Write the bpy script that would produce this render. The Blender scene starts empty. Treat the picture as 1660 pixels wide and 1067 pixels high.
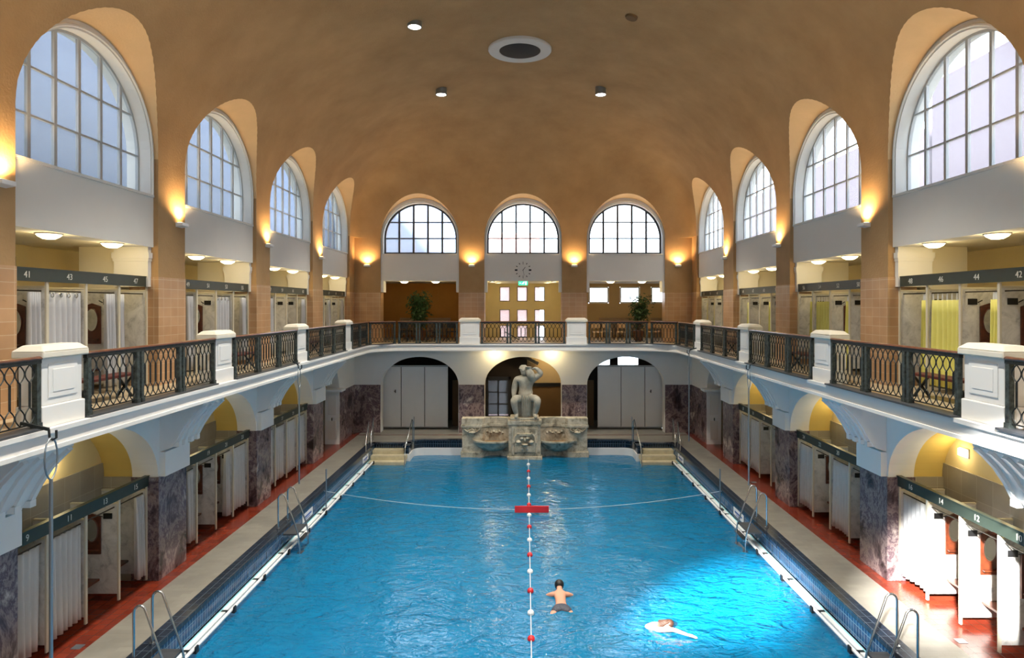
import bpy, bmesh, math, random
from mathutils import Vector, Matrix, Euler
PI = math.pi
random.seed(7)
C = bpy.context.scene.collection
SC = bpy.context.scene

# ------------------------------------------------------------------ camera, sky, sun, exposure
E = 5.85                                   # eye height above the pool deck
cam_d = bpy.data.cameras.new('camera')
cam = bpy.data.objects.new('camera', cam_d); C.objects.link(cam)
cam.location = (0, 0, E); cam.rotation_euler = (PI/2, 0, 0)
cam_d.sensor_width = 36; cam_d.lens = 36*1080/1660
cam_d.shift_x = -18/1660; cam_d.shift_y = -38.5/1660
cam_d.clip_end = 300
SC.camera = cam

w = bpy.data.worlds.new('sky'); SC.world = w; w.use_nodes = True
bg = w.node_tree.nodes['Background']
bg.inputs[0].default_value = (0.78, 0.89, 1.0, 1); bg.inputs[1].default_value = 3.9
# the sky is a brighter haze beyond the fountain end
wt_ = w.node_tree; tc_ = wt_.nodes.new('ShaderNodeTexCoord'); sx_ = wt_.nodes.new('ShaderNodeSeparateXYZ'); mr_ = wt_.nodes.new('ShaderNodeMapRange')
mr_.inputs['From Min'].default_value = .6; mr_.inputs['From Max'].default_value = .92; mr_.inputs['To Min'].default_value = 3.8; mr_.inputs['To Max'].default_value = 4.6
wt_.links.new(tc_.outputs['Generated'], sx_.inputs[0]); wt_.links.new(sx_.outputs[1], mr_.inputs['Value']); wt_.links.new(mr_.outputs[0], bg.inputs[1])

sun_d = bpy.data.lights.new('sun', 'SUN'); sun_d.energy = 30; sun_d.angle = math.radians(3.5); sun_d.color = (1, .97, .92)
sun = bpy.data.objects.new('sun', sun_d); C.objects.link(sun)
sun.rotation_euler = Vector((1, 1.75, -1.08)).to_track_quat('-Z', 'Y').to_euler()

SC.view_settings.view_transform = 'Standard'; SC.view_settings.look = 'None'
SC.view_settings.gamma = 1; SC.view_settings.use_curve_mapping = False
SC.view_settings.exposure = 0.85
SC.cycles.max_bounces = 10; SC.cycles.diffuse_bounces = 6; SC.cycles.transparent_max_bounces = 16
SC.cycles.sample_clamp_indirect = 10
SC.cycles.caustics_reflective = False; SC.cycles.caustics_refractive = False
SC.cycles.use_light_tree = True

# ------------------------------------------------------------------ materials
def srgb(r, g, b):
    f = lambda c: (c/12.92 if c <= .04045 else ((c+.055)/1.055)**2.4)
    return (f(r/255), f(g/255), f(b/255), 1)
M = {}
class NT:
    def __init__(s, name):
        m = bpy.data.materials.new(name); m.use_nodes = True; s.m = m; s.t = m.node_tree
        s.p = s.t.nodes['Principled BSDF']; s.out = s.t.nodes['Material Output']; M[name] = m
    def n(s, typ, **kw):
        x = s.t.nodes.new(typ)
        for k, v in kw.items():
            if k.startswith('i_'): x.inputs[k[2:].replace('_', ' ')].default_value = v
            else: setattr(x, k, v)
        return x
    def l(s, a, b): s.t.links.new(a, b)
def mat(name, col, rough=.6, metal=0, spec=.5, noise=0, scale=3, bump=0, bscale=40, col2=None, emit=0, coat=0):
    N = NT(name); p = N.p
    p.inputs['Base Color'].default_value = col; p.inputs['Roughness'].default_value = rough
    p.inputs['Metallic'].default_value = metal; p.inputs['Specular IOR Level'].default_value = spec
    p.inputs['Coat Weight'].default_value = coat
    if emit: p.inputs['Emission Color'].default_value = col; p.inputs['Emission Strength'].default_value = emit
    g = None
    if noise or col2 or bump:
        g = N.n('ShaderNodeNewGeometry')
    if noise or col2:
        t = N.n('ShaderNodeTexNoise', i_Scale=scale, i_Detail=6.0, i_Roughness=.6); N.l(g.outputs['Position'], t.inputs['Vector'])
        r = N.n('ShaderNodeValToRGB'); N.l(t.outputs['Fac'], r.inputs['Fac'])
        c2 = col2 or tuple(c*(1-noise) for c in col[:3])+(1,)
        r.color_ramp.elements[0].position = .3; r.color_ramp.elements[0].color = c2
        r.color_ramp.elements[1].position = .7; r.color_ramp.elements[1].color = col
        N.l(r.outputs['Color'], p.inputs['Base Color'])
    if bump:
        t2 = N.n('ShaderNodeTexNoise', i_Scale=bscale, i_Detail=4.0); N.l(g.outputs['Position'], t2.inputs['Vector'])
        b = N.n('ShaderNodeBump', i_Strength=bump, i_Distance=.02); N.l(t2.outputs['Fac'], b.inputs['Height']); N.l(b.outputs['Normal'], p.inputs['Normal'])
    return N.m
def tilemat(name, c1, c2, grout, tw, th, rough=.35, plane='xy', mortar=.006, offset=.5, var=.0, spec=.5, bump=.3, coat=0):
    N = NT(name); p = N.p
    g = N.n('ShaderNodeNewGeometry'); sp = N.n('ShaderNodeSeparateXYZ'); N.l(g.outputs['Position'], sp.inputs[0])
    cb = N.n('ShaderNodeCombineXYZ')
    if plane == 'xy': N.l(sp.outputs[0], cb.inputs[0]); N.l(sp.outputs[1], cb.inputs[1])
    else:
        a = N.n('ShaderNodeMath', operation='ADD'); N.l(sp.outputs[0], a.inputs[0]); N.l(sp.outputs[1], a.inputs[1])
        N.l(a.outputs[0], cb.inputs[0]); N.l(sp.outputs[2], cb.inputs[1])
    b = N.n('ShaderNodeTexBrick', offset=offset, i_Scale=1.0); N.l(cb.outputs[0], b.inputs['Vector'])
    b.inputs['Color1'].default_value = c1; b.inputs['Color2'].default_value = c2; b.inputs['Mortar'].default_value = grout
    b.inputs['Mortar Size'].default_value = mortar; b.inputs['Brick Width'].default_value = tw; b.inputs['Row Height'].default_value = th
    b.inputs['Mortar Smooth'].default_value = .3
    t = N.n('ShaderNodeTexNoise', i_Scale=1.3, i_Detail=5.0); N.l(g.outputs['Position'], t.inputs['Vector'])
    mx = N.n('ShaderNodeMix', data_type='RGBA', blend_type='MULTIPLY'); mx.inputs[0].default_value = .55
    r = N.n('ShaderNodeValToRGB'); r.color_ramp.elements[0].position = .3; r.color_ramp.elements[0].color = (.6, .6, .6, 1); r.color_ramp.elements[1].position = .65
    N.l(t.outputs['Fac'], r.inputs['Fac']); N.l(b.outputs['Color'], mx.inputs[6]); N.l(r.outputs['Color'], mx.inputs[7]); N.l(mx.outputs[2], p.inputs['Base Color'])
    p.inputs['Roughness'].default_value = rough; p.inputs['Specular IOR Level'].default_value = spec; p.inputs['Coat Weight'].default_value = coat
    bp = N.n('ShaderNodeBump', i_Strength=bump, i_Distance=.004, invert=True); N.l(b.outputs['Fac'], bp.inputs['Height']); N.l(bp.outputs['Normal'], p.inputs['Normal'])
    return N.m
def marblemat(name, cols, scale, rough=.3, dist=2.5, stretch=(1, 1, 1)):
    N = NT(name); p = N.p
    g = N.n('ShaderNodeNewGeometry'); mp = N.n('ShaderNodeMapping'); mp.inputs['Scale'].default_value = stretch
    N.l(g.outputs['Position'], mp.inputs['Vector'])
    t = N.n('ShaderNodeTexNoise', i_Scale=scale, i_Detail=12.0, i_Roughness=.72, i_Distortion=dist); N.l(mp.outputs[0], t.inputs['Vector'])
    r = N.n('ShaderNodeValToRGB'); N.l(t.outputs['Fac'], r.inputs['Fac'])
    els = r.color_ramp.elements
    for i, (pos, c) in enumerate(cols):
        e = els[i] if i < 2 else els.new(pos)
        e.position = pos; e.color = c
    N.l(r.outputs['Color'], p.inputs['Base Color']); p.inputs['Roughness'].default_value = rough
    return N.m
mat('ochre', srgb(178, 145, 102), .9, noise=0, col2=srgb(158, 125, 85), scale=.8, bump=.35, bscale=22)
mat('soffit', srgb(222, 186, 138), .9, noise=.1, scale=1.5, bump=.25, bscale=22)
mat('white', srgb(232, 232, 230), .75, noise=.04, scale=1.2)
mat('white_gloss', srgb(236, 237, 236), .4, noise=.03, scale=2)
mat('upper_white', srgb(226, 224, 218), .85, noise=.04, scale=1.2)
mat('cream', srgb(222, 204, 152), .8, noise=.06, scale=1.5)
mat('yellow', srgb(212, 186, 106), .8, noise=.08, scale=1.5)
mat('pale_cream', srgb(232, 224, 200), .8, noise=.05, scale=1.5)
mat('orange_wall', srgb(196, 138, 66), .85, noise=.15, scale=1.5)
mat('olive_wall', srgb(206, 190, 146), .85, noise=.06)
mat('tan_wall', srgb(204, 172, 120), .85, noise=.06)
mat('brown_wall', srgb(120, 92, 62), .85, noise=.15, scale=1.5)
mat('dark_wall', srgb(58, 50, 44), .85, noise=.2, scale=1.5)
mat('beige_wall', srgb(190, 170, 138), .85, noise=.05)
tilemat('peach_tile', srgb(192, 154, 116), srgb(184, 144, 104), srgb(206, 182, 150), .30, .20, plane='w', mortar=.006, offset=0, rough=.35)
tilemat('dado_tile', srgb(168, 160, 142), srgb(156, 150, 134), srgb(190, 184, 168), .45, .5, plane='w', mortar=.005, offset=0)
tilemat('deck_tile', srgb(146, 142, 132), srgb(136, 132, 123), srgb(136, 132, 122), .30, .15, plane='xy', mortar=.005, rough=.4)
tilemat('red_tile', srgb(138, 54, 34), srgb(112, 42, 28), srgb(96, 50, 34), .20, .20, plane='xy', offset=0, mortar=.006, rough=.22)
tilemat('gallery_tile', srgb(200, 182, 150), srgb(188, 170, 138), srgb(150, 134, 108), .25, .25, plane='xy', offset=0, rough=.4)
tilemat('blue_tile', srgb(28, 84, 132), srgb(20, 62, 108), srgb(120, 160, 185), .10, .20, plane='w', offset=0, mortar=.007, rough=.18)
tilemat('navy_tile', srgb(16, 28, 44), srgb(12, 20, 34), srgb(80, 96, 112), .10, .16, plane='w', offset=0, mortar=.008, rough=.2)
tilemat('coping', srgb(34, 46, 62), srgb(26, 36, 50), srgb(90, 100, 110), .14, .25, plane='xy', offset=0, mortar=.005, rough=.25)
tilemat('pool_tile', srgb(118, 214, 240), srgb(104, 204, 234), srgb(80, 180, 214), .15, .15, plane='xy', offset=0)
mat('pool_wall', srgb(150, 222, 240), .4)
marblemat('dark_marble', [(.36, srgb(44, 32, 34)), (.66, srgb(206, 190, 182)), (.44, srgb(92, 76, 80)), (.50, srgb(150, 132, 130)), (.54, srgb(84, 66, 76)), (.59, srgb(140, 126, 126))], 1.5, .2, .35, (1, 1, .7))
marblemat('grey_marble', [(.36, srgb(168, 168, 166)), (.60, srgb(218, 217, 212)), (.46, srgb(200, 199, 194))], 3.5, .35, .8)
marblemat('stone', [(.36, srgb(120, 112, 96)), (.62, srgb(212, 205, 186)), (.47, srgb(182, 173, 152))], 3.2, .8, .5)
mat('statue_stone', srgb(186, 182, 168), .85, col2=srgb(150, 146, 132), scale=5, bump=.5, bscale=25)
mat('step_stone', srgb(214, 204, 172), .55, col2=srgb(184, 174, 144), scale=4)
mat('basin_rust', srgb(176, 128, 78), .7, col2=srgb(120, 92, 60), scale=8)
mat('iron', srgb(48, 54, 54), .5, metal=.4, col2=srgb(24, 28, 30), scale=18, bump=.3, bscale=60)
mat('iron_post', srgb(84, 96, 94), .5, metal=.3, col2=srgb(28, 32, 34), scale=14, bump=.4, bscale=50)
mat('handrail_wood', srgb(112, 66, 40), .35, col2=srgb(78, 44, 28), scale=9, coat=.3)
mat('dark_slate', srgb(72, 76, 82), .45, noise=.35, scale=6)
mat('ped_cap', srgb(226, 222, 208), .7, noise=.06, scale=4)
mat('board', srgb(52, 62, 54), .4, noise=.2, scale=5)
mat('partition_edge', srgb(206, 200, 180), .6)
mat('number_paint', srgb(225, 225, 215), .6)
mat('rod', srgb(40, 34, 30), .4, metal=.6)
mat('curtain_grey', srgb(196, 198, 202), .85, noise=.05, scale=6)
mat('curtain_white', srgb(206, 208, 208), .85, noise=.05, scale=6)
mat('curtain_yellow', srgb(224, 218, 120), .6, noise=.05, scale=6)
mat('mirror_wood', srgb(96, 44, 22), .35, col2=srgb(62, 28, 16), scale=12, coat=.4)
mat('mirror_glass', srgb(225, 228, 228), .04, metal=1)
mat('black_plate', srgb(16, 16, 17), .45)
mat('steel', srgb(190, 194, 198), .22, metal=1)
mat('pole_metal', srgb(150, 160, 168), .35, metal=.8)
mat('win_frame', srgb(176, 178, 178), .4, metal=.1)
mat('dark_frame', srgb(60, 60, 62), .5)
mat('red_float', srgb(214, 40, 46), .35)
mat('white_float', srgb(236, 238, 240), .35)
mat('rope', srgb(220, 228, 232), .7)
mat('skin', srgb(206, 150, 124), .5)
mat('hair_black', srgb(20, 16, 14), .5)
mat('hair_brown', srgb(66, 42, 30), .5)
mat('trunks', srgb(24, 28, 42), .6, col2=srgb(80, 84, 100), scale=30)
mat('leaf', srgb(54, 84, 40), .5, col2=srgb(30, 54, 26), scale=6)
mat('bark', srgb(84, 62, 42), .8)
mat('pot', srgb(96, 62, 44), .6)
mat('light_wood', srgb(206, 172, 128), .5)
mat('black_fabric', srgb(22, 22, 26), .7)
mat('bench_red', srgb(84, 34, 28), .5)
mat('rad', srgb(176, 150, 116), .5)
mat('vent_white', srgb(206, 204, 200), .6)
mat('vent_dark', srgb(24, 24, 26), .7)
mat('lamp_white', srgb(225, 225, 225), .4)
mat('sign_white', srgb(235, 238, 240), .5)
mat('sign_blue', srgb(40, 90, 170), .5)
mat('ext_blue', srgb(98, 112, 134), .9, noise=.15, scale=.4)
mat('ext_brown', srgb(72, 66, 76), .9, noise=.15, scale=.4)
mat('ext_red', srgb(222, 184, 180), .9)
mat('ground', srgb(150, 150, 145), .9)
def emis(name, col, s):
    N = NT(name); N.t.nodes.remove(N.p); e = N.n('ShaderNodeEmission'); e.inputs[0].default_value = col; e.inputs[1].default_value = s
    N.l(e.outputs[0], N.out.inputs['Surface']); return N.m
emis('glow_warm', (1, .84, .45, 1), 7); emis('glow_white', (1, .95, .85, 1), 40); emis('glow_up', (1, .72, .35, 1), 10)
emis('glow_exit', (.05, .62, .33, 1), 1.2); emis('glow_exit_white', (.85, 1, .9, 1), 2)
# frosted window glass: part clear, part diffusing
N = NT('frosted'); N.t.nodes.remove(N.p)
tr = N.n('ShaderNodeBsdfTransparent'); tr.inputs[0].default_value = (.9, .94, .98, 1)
tl = N.n('ShaderNodeBsdfTranslucent'); tl.inputs[0].default_value = (.9, .93, .97, 1)
gl = N.n('ShaderNodeBsdfGlossy'); gl.inputs['Roughness'].default_value = .15
a = N.n('ShaderNodeMixShader'); a.inputs[0].default_value = .18; b = N.n('ShaderNodeMixShader'); b.inputs[0].default_value = .05
N.l(tr.outputs[0], a.inputs[1]); N.l(tl.outputs[0], a.inputs[2]); N.l(a.outputs[0], b.inputs[1]); N.l(gl.outputs[0], b.inputs[2]); N.l(b.outputs[0], N.out.inputs['Surface'])
g_ = N.n('ShaderNodeNewGeometry'); t_ = N.n('ShaderNodeTexNoise', i_Scale=40.0); bp_ = N.n('ShaderNodeBump', i_Strength=.5, i_Distance=.01)
N.l(g_.outputs['Position'], t_.inputs['Vector']); N.l(t_.outputs['Fac'], bp_.inputs['Height']); N.l(bp_.outputs[0], gl.inputs['Normal'])
# water
N = NT('water'); N.t.nodes.remove(N.p)
g_ = N.n('ShaderNodeNewGeometry')
mp = N.n('ShaderNodeMapping'); mp.inputs['Scale'].default_value = (.75, 1.1, 1); mp.inputs['Rotation'].default_value = (0, 0, .35)
N.l(g_.outputs['Position'], mp.inputs['Vector'])
n1 = N.n('ShaderNodeTexNoise', i_Scale=2.3, i_Detail=3.0, i_Roughness=.55, i_Distortion=.9); n2 = N.n('ShaderNodeTexNoise', i_Scale=8.0, i_Detail=3.0, i_Roughness=.6, i_Distortion=.8)
N.l(mp.outputs[0], n1.inputs['Vector']); N.l(mp.outputs[0], n2.inputs['Vector'])
b1 = N.n('ShaderNodeBump', i_Strength=1.0, i_Distance=.034); b2 = N.n('ShaderNodeBump', i_Strength=1.0, i_Distance=.009)
N.l(n1.outputs['Fac'], b1.inputs['Height']); N.l(n2.outputs['Fac'], b2.inputs['Height']); N.l(b1.outputs[0], b2.inputs['Normal'])
df = N.n('ShaderNodeBsdfDiffuse'); df.inputs[0].default_value = (.004, .27, .56, 1); b3 = N.n('ShaderNodeBump', i_Strength=1.0, i_Distance=.30); N.l(n1.outputs['Fac'], b3.inputs['Height']); b4 = N.n('ShaderNodeBump', i_Strength=1.0, i_Distance=.10); N.l(n2.outputs['Fac'], b4.inputs['Height']); N.l(b3.outputs[0], b4.inputs['Normal']); N.l(b4.outputs[0], df.inputs['Normal'])
tr = N.n('ShaderNodeBsdfTransparent'); tr.inputs[0].default_value = (.09, .60, .88, 1)
gl = N.n('ShaderNodeBsdfGlossy'); gl.inputs['Roughness'].default_value = .02; N.l(b2.outputs[0], gl.inputs['Normal'])
fr = N.n('ShaderNodeFresnel', i_IOR=1.6); N.l(b2.outputs[0], fr.inputs['Normal'])
m1 = N.n('ShaderNodeMixShader'); m1.inputs[0].default_value = .60; N.l(tr.outputs[0], m1.inputs[1]); N.l(df.outputs[0], m1.inputs[2])
m2 = N.n('ShaderNodeMixShader'); N.l(fr.outputs[0], m2.inputs[0]); N.l(m1.outputs[0], m2.inputs[1]); N.l(gl.outputs[0], m2.inputs[2]); N.l(m2.outputs[0], N.out.inputs['Surface'])

# ------------------------------------------------------------------ mesh helpers
class MB:
    def __init__(s): s.v = []; s.f = []; s.mi = []
    def add(s, vs, fs, m=0):
        b = len(s.v); s.v += [tuple(v) for v in vs]; s.f += [tuple(b+i for i in f) for f in fs]; s.mi += [m]*len(fs); return s
    def box(s, x0, x1, y0, y1, z0, z1, m=0):
        vs = [(x, y, z) for z in (z0, z1) for y in (y0, y1) for x in (x0, x1)]
        return s.add(vs, [(0, 2, 3, 1), (4, 5, 7, 6), (0, 1, 5, 4), (1, 3, 7, 5), (3, 2, 6, 7), (2, 0, 4, 6)], m)
    def sbox(s, sg, x0, x1, y0, y1, z0, z1, m=0):          # box mirrored to side sg
        a, b = sorted((sg*x0, sg*x1)); return s.box(a, b, y0, y1, z0, z1, m)
    def tube(s, pts, r, n=8, closed=False, m=0, caps=True):
        pts = [Vector(p) for p in pts]; k = len(pts); rings = []; up = None
        for i, p in enumerate(pts):
            if closed: d = pts[(i+1) % k]-pts[i-1]
            else: d = (pts[min(i+1, k-1)]-pts[max(i-1, 0)])
            d.normalize()
            if up is None: up = Vector((0, 0, 1)) if abs(d.z) < .9 else Vector((1, 0, 0))
            a = d.cross(up)
            if a.length < 1e-4: a = d.orthogonal()
            a.normalize(); b = a.cross(d).normalized(); up = b
            rr = r[i] if isinstance(r, (list, tuple)) else r
            rings.append([p+a*math.cos(2*PI*j/n)*rr+b*math.sin(2*PI*j/n)*rr for j in range(n)])
        vs = [v for q in rings for v in q]; fs = []
        for i in range(k if closed else k-1):
            i2 = (i+1) % k
            for j in range(n): fs.append((i*n+j, i*n+(j+1) % n, i2*n+(j+1) % n, i2*n+j))
        if not closed and caps: fs += [tuple(range(n))[::-1], tuple((k-1)*n+j for j in range(n))]
        return s.add(vs, fs, m)
    def bar(s, p, q, wv, hv, m=0):                          # rectangular bar between two points
        p, q = Vector(p), Vector(q); d = (q-p).normalized()
        up = Vector((0, 0, 1)) if abs(d.z) < .95 else Vector((0, 1, 0))
        a = d.cross(up).normalized()*wv/2; b = a.cross(d).normalized()*hv/2
        vs = [p+a+b, p-a+b, p-a-b, p+a-b, q+a+b, q-a+b, q-a-b, q+a-b]
        return s.add(vs, [(0, 1, 2, 3), (7, 6, 5, 4), (0, 4, 5, 1), (1, 5, 6, 2), (2, 6, 7, 3), (3, 7, 4, 0)], m)
    def lathe(s, prof, c=(0, 0, 0), n=24, m=0, a0=0, a1=2*PI):
        k = len(prof); full = abs(a1-a0-2*PI) < 1e-6; cols = n if full else n+1
        vs = []; fs = []
        for j in range(cols):
            t = a0+(a1-a0)*j/n
            for r, z in prof: vs.append((c[0]+r*math.cos(t), c[1]+r*math.sin(t), c[2]+z))
        for j in range(n):
            j2 = (j+1) % cols
            for i in range(k-1): fs.append((j*k+i, j2*k+i, j2*k+i+1, j*k+i+1))
        return s.add(vs, fs, m)
    def prism(s, poly, f0, f1, m=0):                        # poly list of (u,v); f0/f1 map (u,v)->xyz for both ends
        n = len(poly); vs = [f0(*p) for p in poly]+[f1(*p) for p in poly]
        fs = [tuple(range(n))[::-1], tuple(range(n, 2*n))]+[(i, (i+1) % n, n+(i+1) % n, n+i) for i in range(n)]
        return s.add(vs, fs, m)
    def build(s, name, mats, parent=None, smooth=False, loc=None, fix=False, bevel=0):
        me = bpy.data.meshes.new(name); me.from_pydata(s.v, [], s.f)
        for m in (mats if isinstance(mats, (list, tuple)) else [mats]): me.materials.append(M[m])
        me.polygons.foreach_set('material_index', s.mi); me.update()
        bm = bmesh.new(); bm.from_mesh(me)
        if fix: bmesh.ops.remove_doubles(bm, verts=bm.verts, dist=1e-5)
        bmesh.ops.recalc_face_normals(bm, faces=bm.faces); bm.to_mesh(me); bm.free()
        if smooth: me.shade_smooth(); me.set_sharp_from_angle(angle=math.radians(smooth if smooth > 1 else 40))
        o = bpy.data.objects.new(name, me); C.objects.link(o)
        if parent: o.parent = parent
        if loc: o.location = loc
        if bevel:
            b = o.modifiers.new('edge', 'BEVEL'); b.width = bevel; b.segments = 2
        return o
def tag(o, label, cat, group=None, kind=None):
    o['label'] = label; o['category'] = cat
    if group: o['group'] = group
    if kind: o['kind'] = kind
    return o
def struct(o): o['kind'] = 'structure'; return o
def empty(name, loc=(0, 0, 0), rz=0):
    o = bpy.data.objects.new(name, None); C.objects.link(o); o.location = loc; o.rotation_euler = (0, 0, rz); return o
def kids(o): return [c for c in C.objects if c.parent == o]
def copy_tree(o, parent=None):
    ch = KIDS.get(o.name) or [c for c in bpy.data.objects if c.parent == o]
    c = o.copy(); C.objects.link(c); c.parent = parent
    for k in ch: copy_tree(k, c)
    return c
KIDS = {}

def side_P(sg):   # u = y, z, d = distance from hall axis
    return lambda u, z, d: (sg*d, u, z)
end_P = lambda u, z, d: (u, d, z)
def arch(uc, half, spring, rise):
    def f(u):
        t = max(-1, min(1, (u-uc)/half)); return spring+rise*math.sqrt(max(0, 1-t*t))
    return f
class OP:          # an opening in a plate
    def __init__(s, ua, ub, sill, top, n=1): s.ua, s.ub, s.sill, s.top, s.n = ua, ub, sill, (top if callable(top) else (lambda u: top)), n
    def us(s):
        if s.n == 1: return [s.ua, s.ub]
        c, h = (s.ua+s.ub)/2, (s.ub-s.ua)/2
        return [c-h*math.cos(PI*i/s.n) for i in range(s.n+1)]
def arch_op(uc, half, sill, spring, rise, n=32): return OP(uc-half, uc+half, sill, arch(uc, half, spring, rise), n)
def plate(mb, P, u0, u1, z0, z1, d0, d1, ops, m=0, mr=None, outer=None):
    """wall slab between d0 (hall side) and d1 with openings; outer: optional (fn) limiting the top like an arch"""
    mr = m if mr is None else mr
    bps = {u0, u1}
    for o in ops: bps |= set(o.us())
    if outer: bps |= set(u0+(u1-u0)*(.5-.5*math.cos(PI*i/32)) for i in range(33))
    bps = sorted(b for b in bps if u0-1e-9 <= b <= u1+1e-9)
    top = (lambda u: min(z1, outer(u))) if outer else (lambda u: z1)
    for a, b in zip(bps, bps[1:]):
        if b-a < 1e-7: continue
        mid = (a+b)/2
        cov = sorted([o for o in ops if o.ua < mid < o.ub], key=lambda o: o.sill)
        segs = []; lo = (z0, z0)
        for o in cov:
            if o.sill > lo[0]+1e-6: segs.append((lo, (o.sill, o.sill)))
            lo = (o.top(a), o.top(b))
        segs.append((lo, (top(a), top(b))))
        for (la, lb), (ha, hb) in segs:
            if ha-la < 1e-6 and hb-lb < 1e-6: continue
            for d in (d0, d1): mb.add([P(a, la, d), P(b, lb, d), P(b, hb, d), P(a, ha, d)], [(0, 1, 2, 3)], m)
        if outer: mb.add([P(a, top(a), d0), P(b, top(b), d0), P(b, top(b), d1), P(a, top(a), d1)], [(0, 1, 2, 3)], m)
    for o in ops:
        us = o.us()
        for a, b in zip(us, us[1:]): mb.add([P(a, o.top(a), d0), P(b, o.top(b), d0), P(b, o.top(b), d1), P(a, o.top(a), d1)], [(0, 1, 2, 3)], mr)
        if o.sill > z0+1e-6: mb.add([P(o.ua, o.sill, d0), P(o.ub, o.sill, d0), P(o.ub, o.sill, d1), P(o.ua, o.sill, d1)], [(0, 1, 2, 3)], mr)
        for u in (o.ua, o.ub): mb.add([P(u, o.sill, d0), P(u, o.top(u), d0), P(u, o.top(u), d1), P(u, o.sill, d1)], [(0, 1, 2, 3)], mr)
    if not outer: mb.add([P(u0, z1, d0), P(u1, z1, d0), P(u1, z1, d1), P(u0, z1, d1)], [(0, 1, 2, 3)], m)
    mb.add([P(u0, z0, d0), P(u1, z0, d0), P(u1, z0, d1), P(u0, z0, d1)], [(0, 1, 2, 3)], m)
    for u in (u0, u1): mb.add([P(u, z0, d0), P(u, z1, d0), P(u, z1, d1), P(u, z0, d1)], [(0, 1, 2, 3)], m)
    return mb

# ------------------------------------------------------------------ layout numbers
W = 7.75                    # half width of the hall between pillar faces
YE = 30.6                   # end wall
YN = -1.2                   # wall behind the camera
BAYS = [(-.2, 3.8), (4.95, 8.95), (10.17, 14.15), (15.27, 19.35), (20.4, 24.55), (25.75, 29.75)]
SHOW = BAYS[2:]
ENDB = [(-6.55, -2.95), (-1.78, 1.78), (2.92, 6.52)]
S = E+3.1                   # springing of the vault
CR = 5.0                    # rise of the vault
SILL = E+2.33; LINT = E+1.23; GF = 4.14; BT = E+.58; FB = 3.88
XB = 6.6                    # balcony edge
WZ = -.64
ORD = ['first', 'second', 'third', 'fourth']
SIDE = {-1: 'grey-curtain side', 1: 'yellow-curtain side'}

# ------------------------------------------------------------------ vault (a shell cut by the lunettes)
def vault():
    NPH = 26; n = 2.15
    def contour(mm, k, ylen):
        pts = []; a = W*mm; yc = YE-W
        for y in [YN+(yc-YN)*i/24 for i in range(25)]: pts.append((a, y))
        K = 26
        for i in range(1, K):
            t = PI/2*i/K*1.0
            for_ = (a*abs(math.cos(t))**(2/k), yc+a*abs(math.sin(t))**(2/k)); pts.append(for_)
        pts.append((0, yc+a))
        left = [(-x, y) for x, y in pts[:-1]][::-1]
        return pts+left
    mb = MB()
    inner = []; outer = []
    for i in range(NPH+1):
        ph = PI/2*i/NPH
        mm = max(math.cos(ph), 0)**(2/n); z = S+CR*math.sin(ph)**(2/n)
        k = 3.2+26*mm**6
        inner.append([(x, y, z) for x, y in contour(0 if i == NPH else mm, k, 0)])
        mo = 1.075*max(math.cos(ph), 0)**(1/3); zo = S+5.9*math.sin(ph)**(1/3)
        outer.append([(x, y, zo) for x, y in contour(0 if i == NPH else mo, k, 0)])
    L = len(inner[0])
    V = [p for r in inner for p in r]+[p for r in outer for p in r]
    off = (NPH+1)*L; F = []
    for i in range(NPH):
        for j in range(L-1):
            a, b, c, d = i*L+j, i*L+j+1, (i+1)*L+j+1, (i+1)*L+j
            F.append((a, b, c, d)); F.append((off+d, off+c, off+b, off+a))
        for j in (0, L-1):                                     # near end ring
            a, d = i*L+j, (i+1)*L+j
            F.append((a, d, off+d, off+a) if j == 0 else (d, a, off+a, off+d))
    for j in range(L-1): F.append((j+1, j, off+j, off+j+1))
    mb.add(V, F)
    sh = mb.build('ceiling', ['ochre', 'soffit'], fix=True)
    # cutters
    cm = MB()
    for sg in (-1, 1):
        for (a, b) in BAYS:
            c, h = (a+b)/2, (b-a)/2
            poly = [(c-h, -1)]+[(c-h*math.cos(PI*i/40), math.sin(PI*i/40)) for i in range(41)]+[(c+h, -1)]
            def mk(X, r): return lambda u, t: (sg*X, u, S+(t*r if t >= 0 else -.6))
            cm.prism(poly, mk(9.4, 1.48), mk(5.2, 2.78))
    for (a, b) in ENDB:
        c, h = (a+b)/2, (b-a)/2
        poly = [(c-h, -1)]+[(c-h*math.cos(PI*i/40), math.sin(PI*i/40)) for i in range(41)]+[(c+h, -1)]
        cm.prism(poly, lambda u, t: (u, 32.6, S+(t*1.45 if t >= 0 else -.6)), lambda u, t: (u, 28.4, S+(t*2.3 if t >= 0 else -.6)))
    cut = cm.build('cutter', 'soffit')
    md = sh.modifiers.new('b', 'BOOLEAN'); md.operation = 'DIFFERENCE'; md.solver = 'EXACT'; md.object = cut
    try: md.material_mode = 'TRANSFER'
    except Exception: pass
    dg = bpy.context.evaluated_depsgraph_get(); dg.update()
    me = bpy.data.meshes.new_from_object(sh.evaluated_get(dg))
    sh.modifiers.clear(); sh.data = me
    bpy.data.objects.remove(cut)
    me.shade_smooth(); me.set_sharp_from_angle(angle=math.radians(28))
    struct(sh)
vault()

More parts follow.
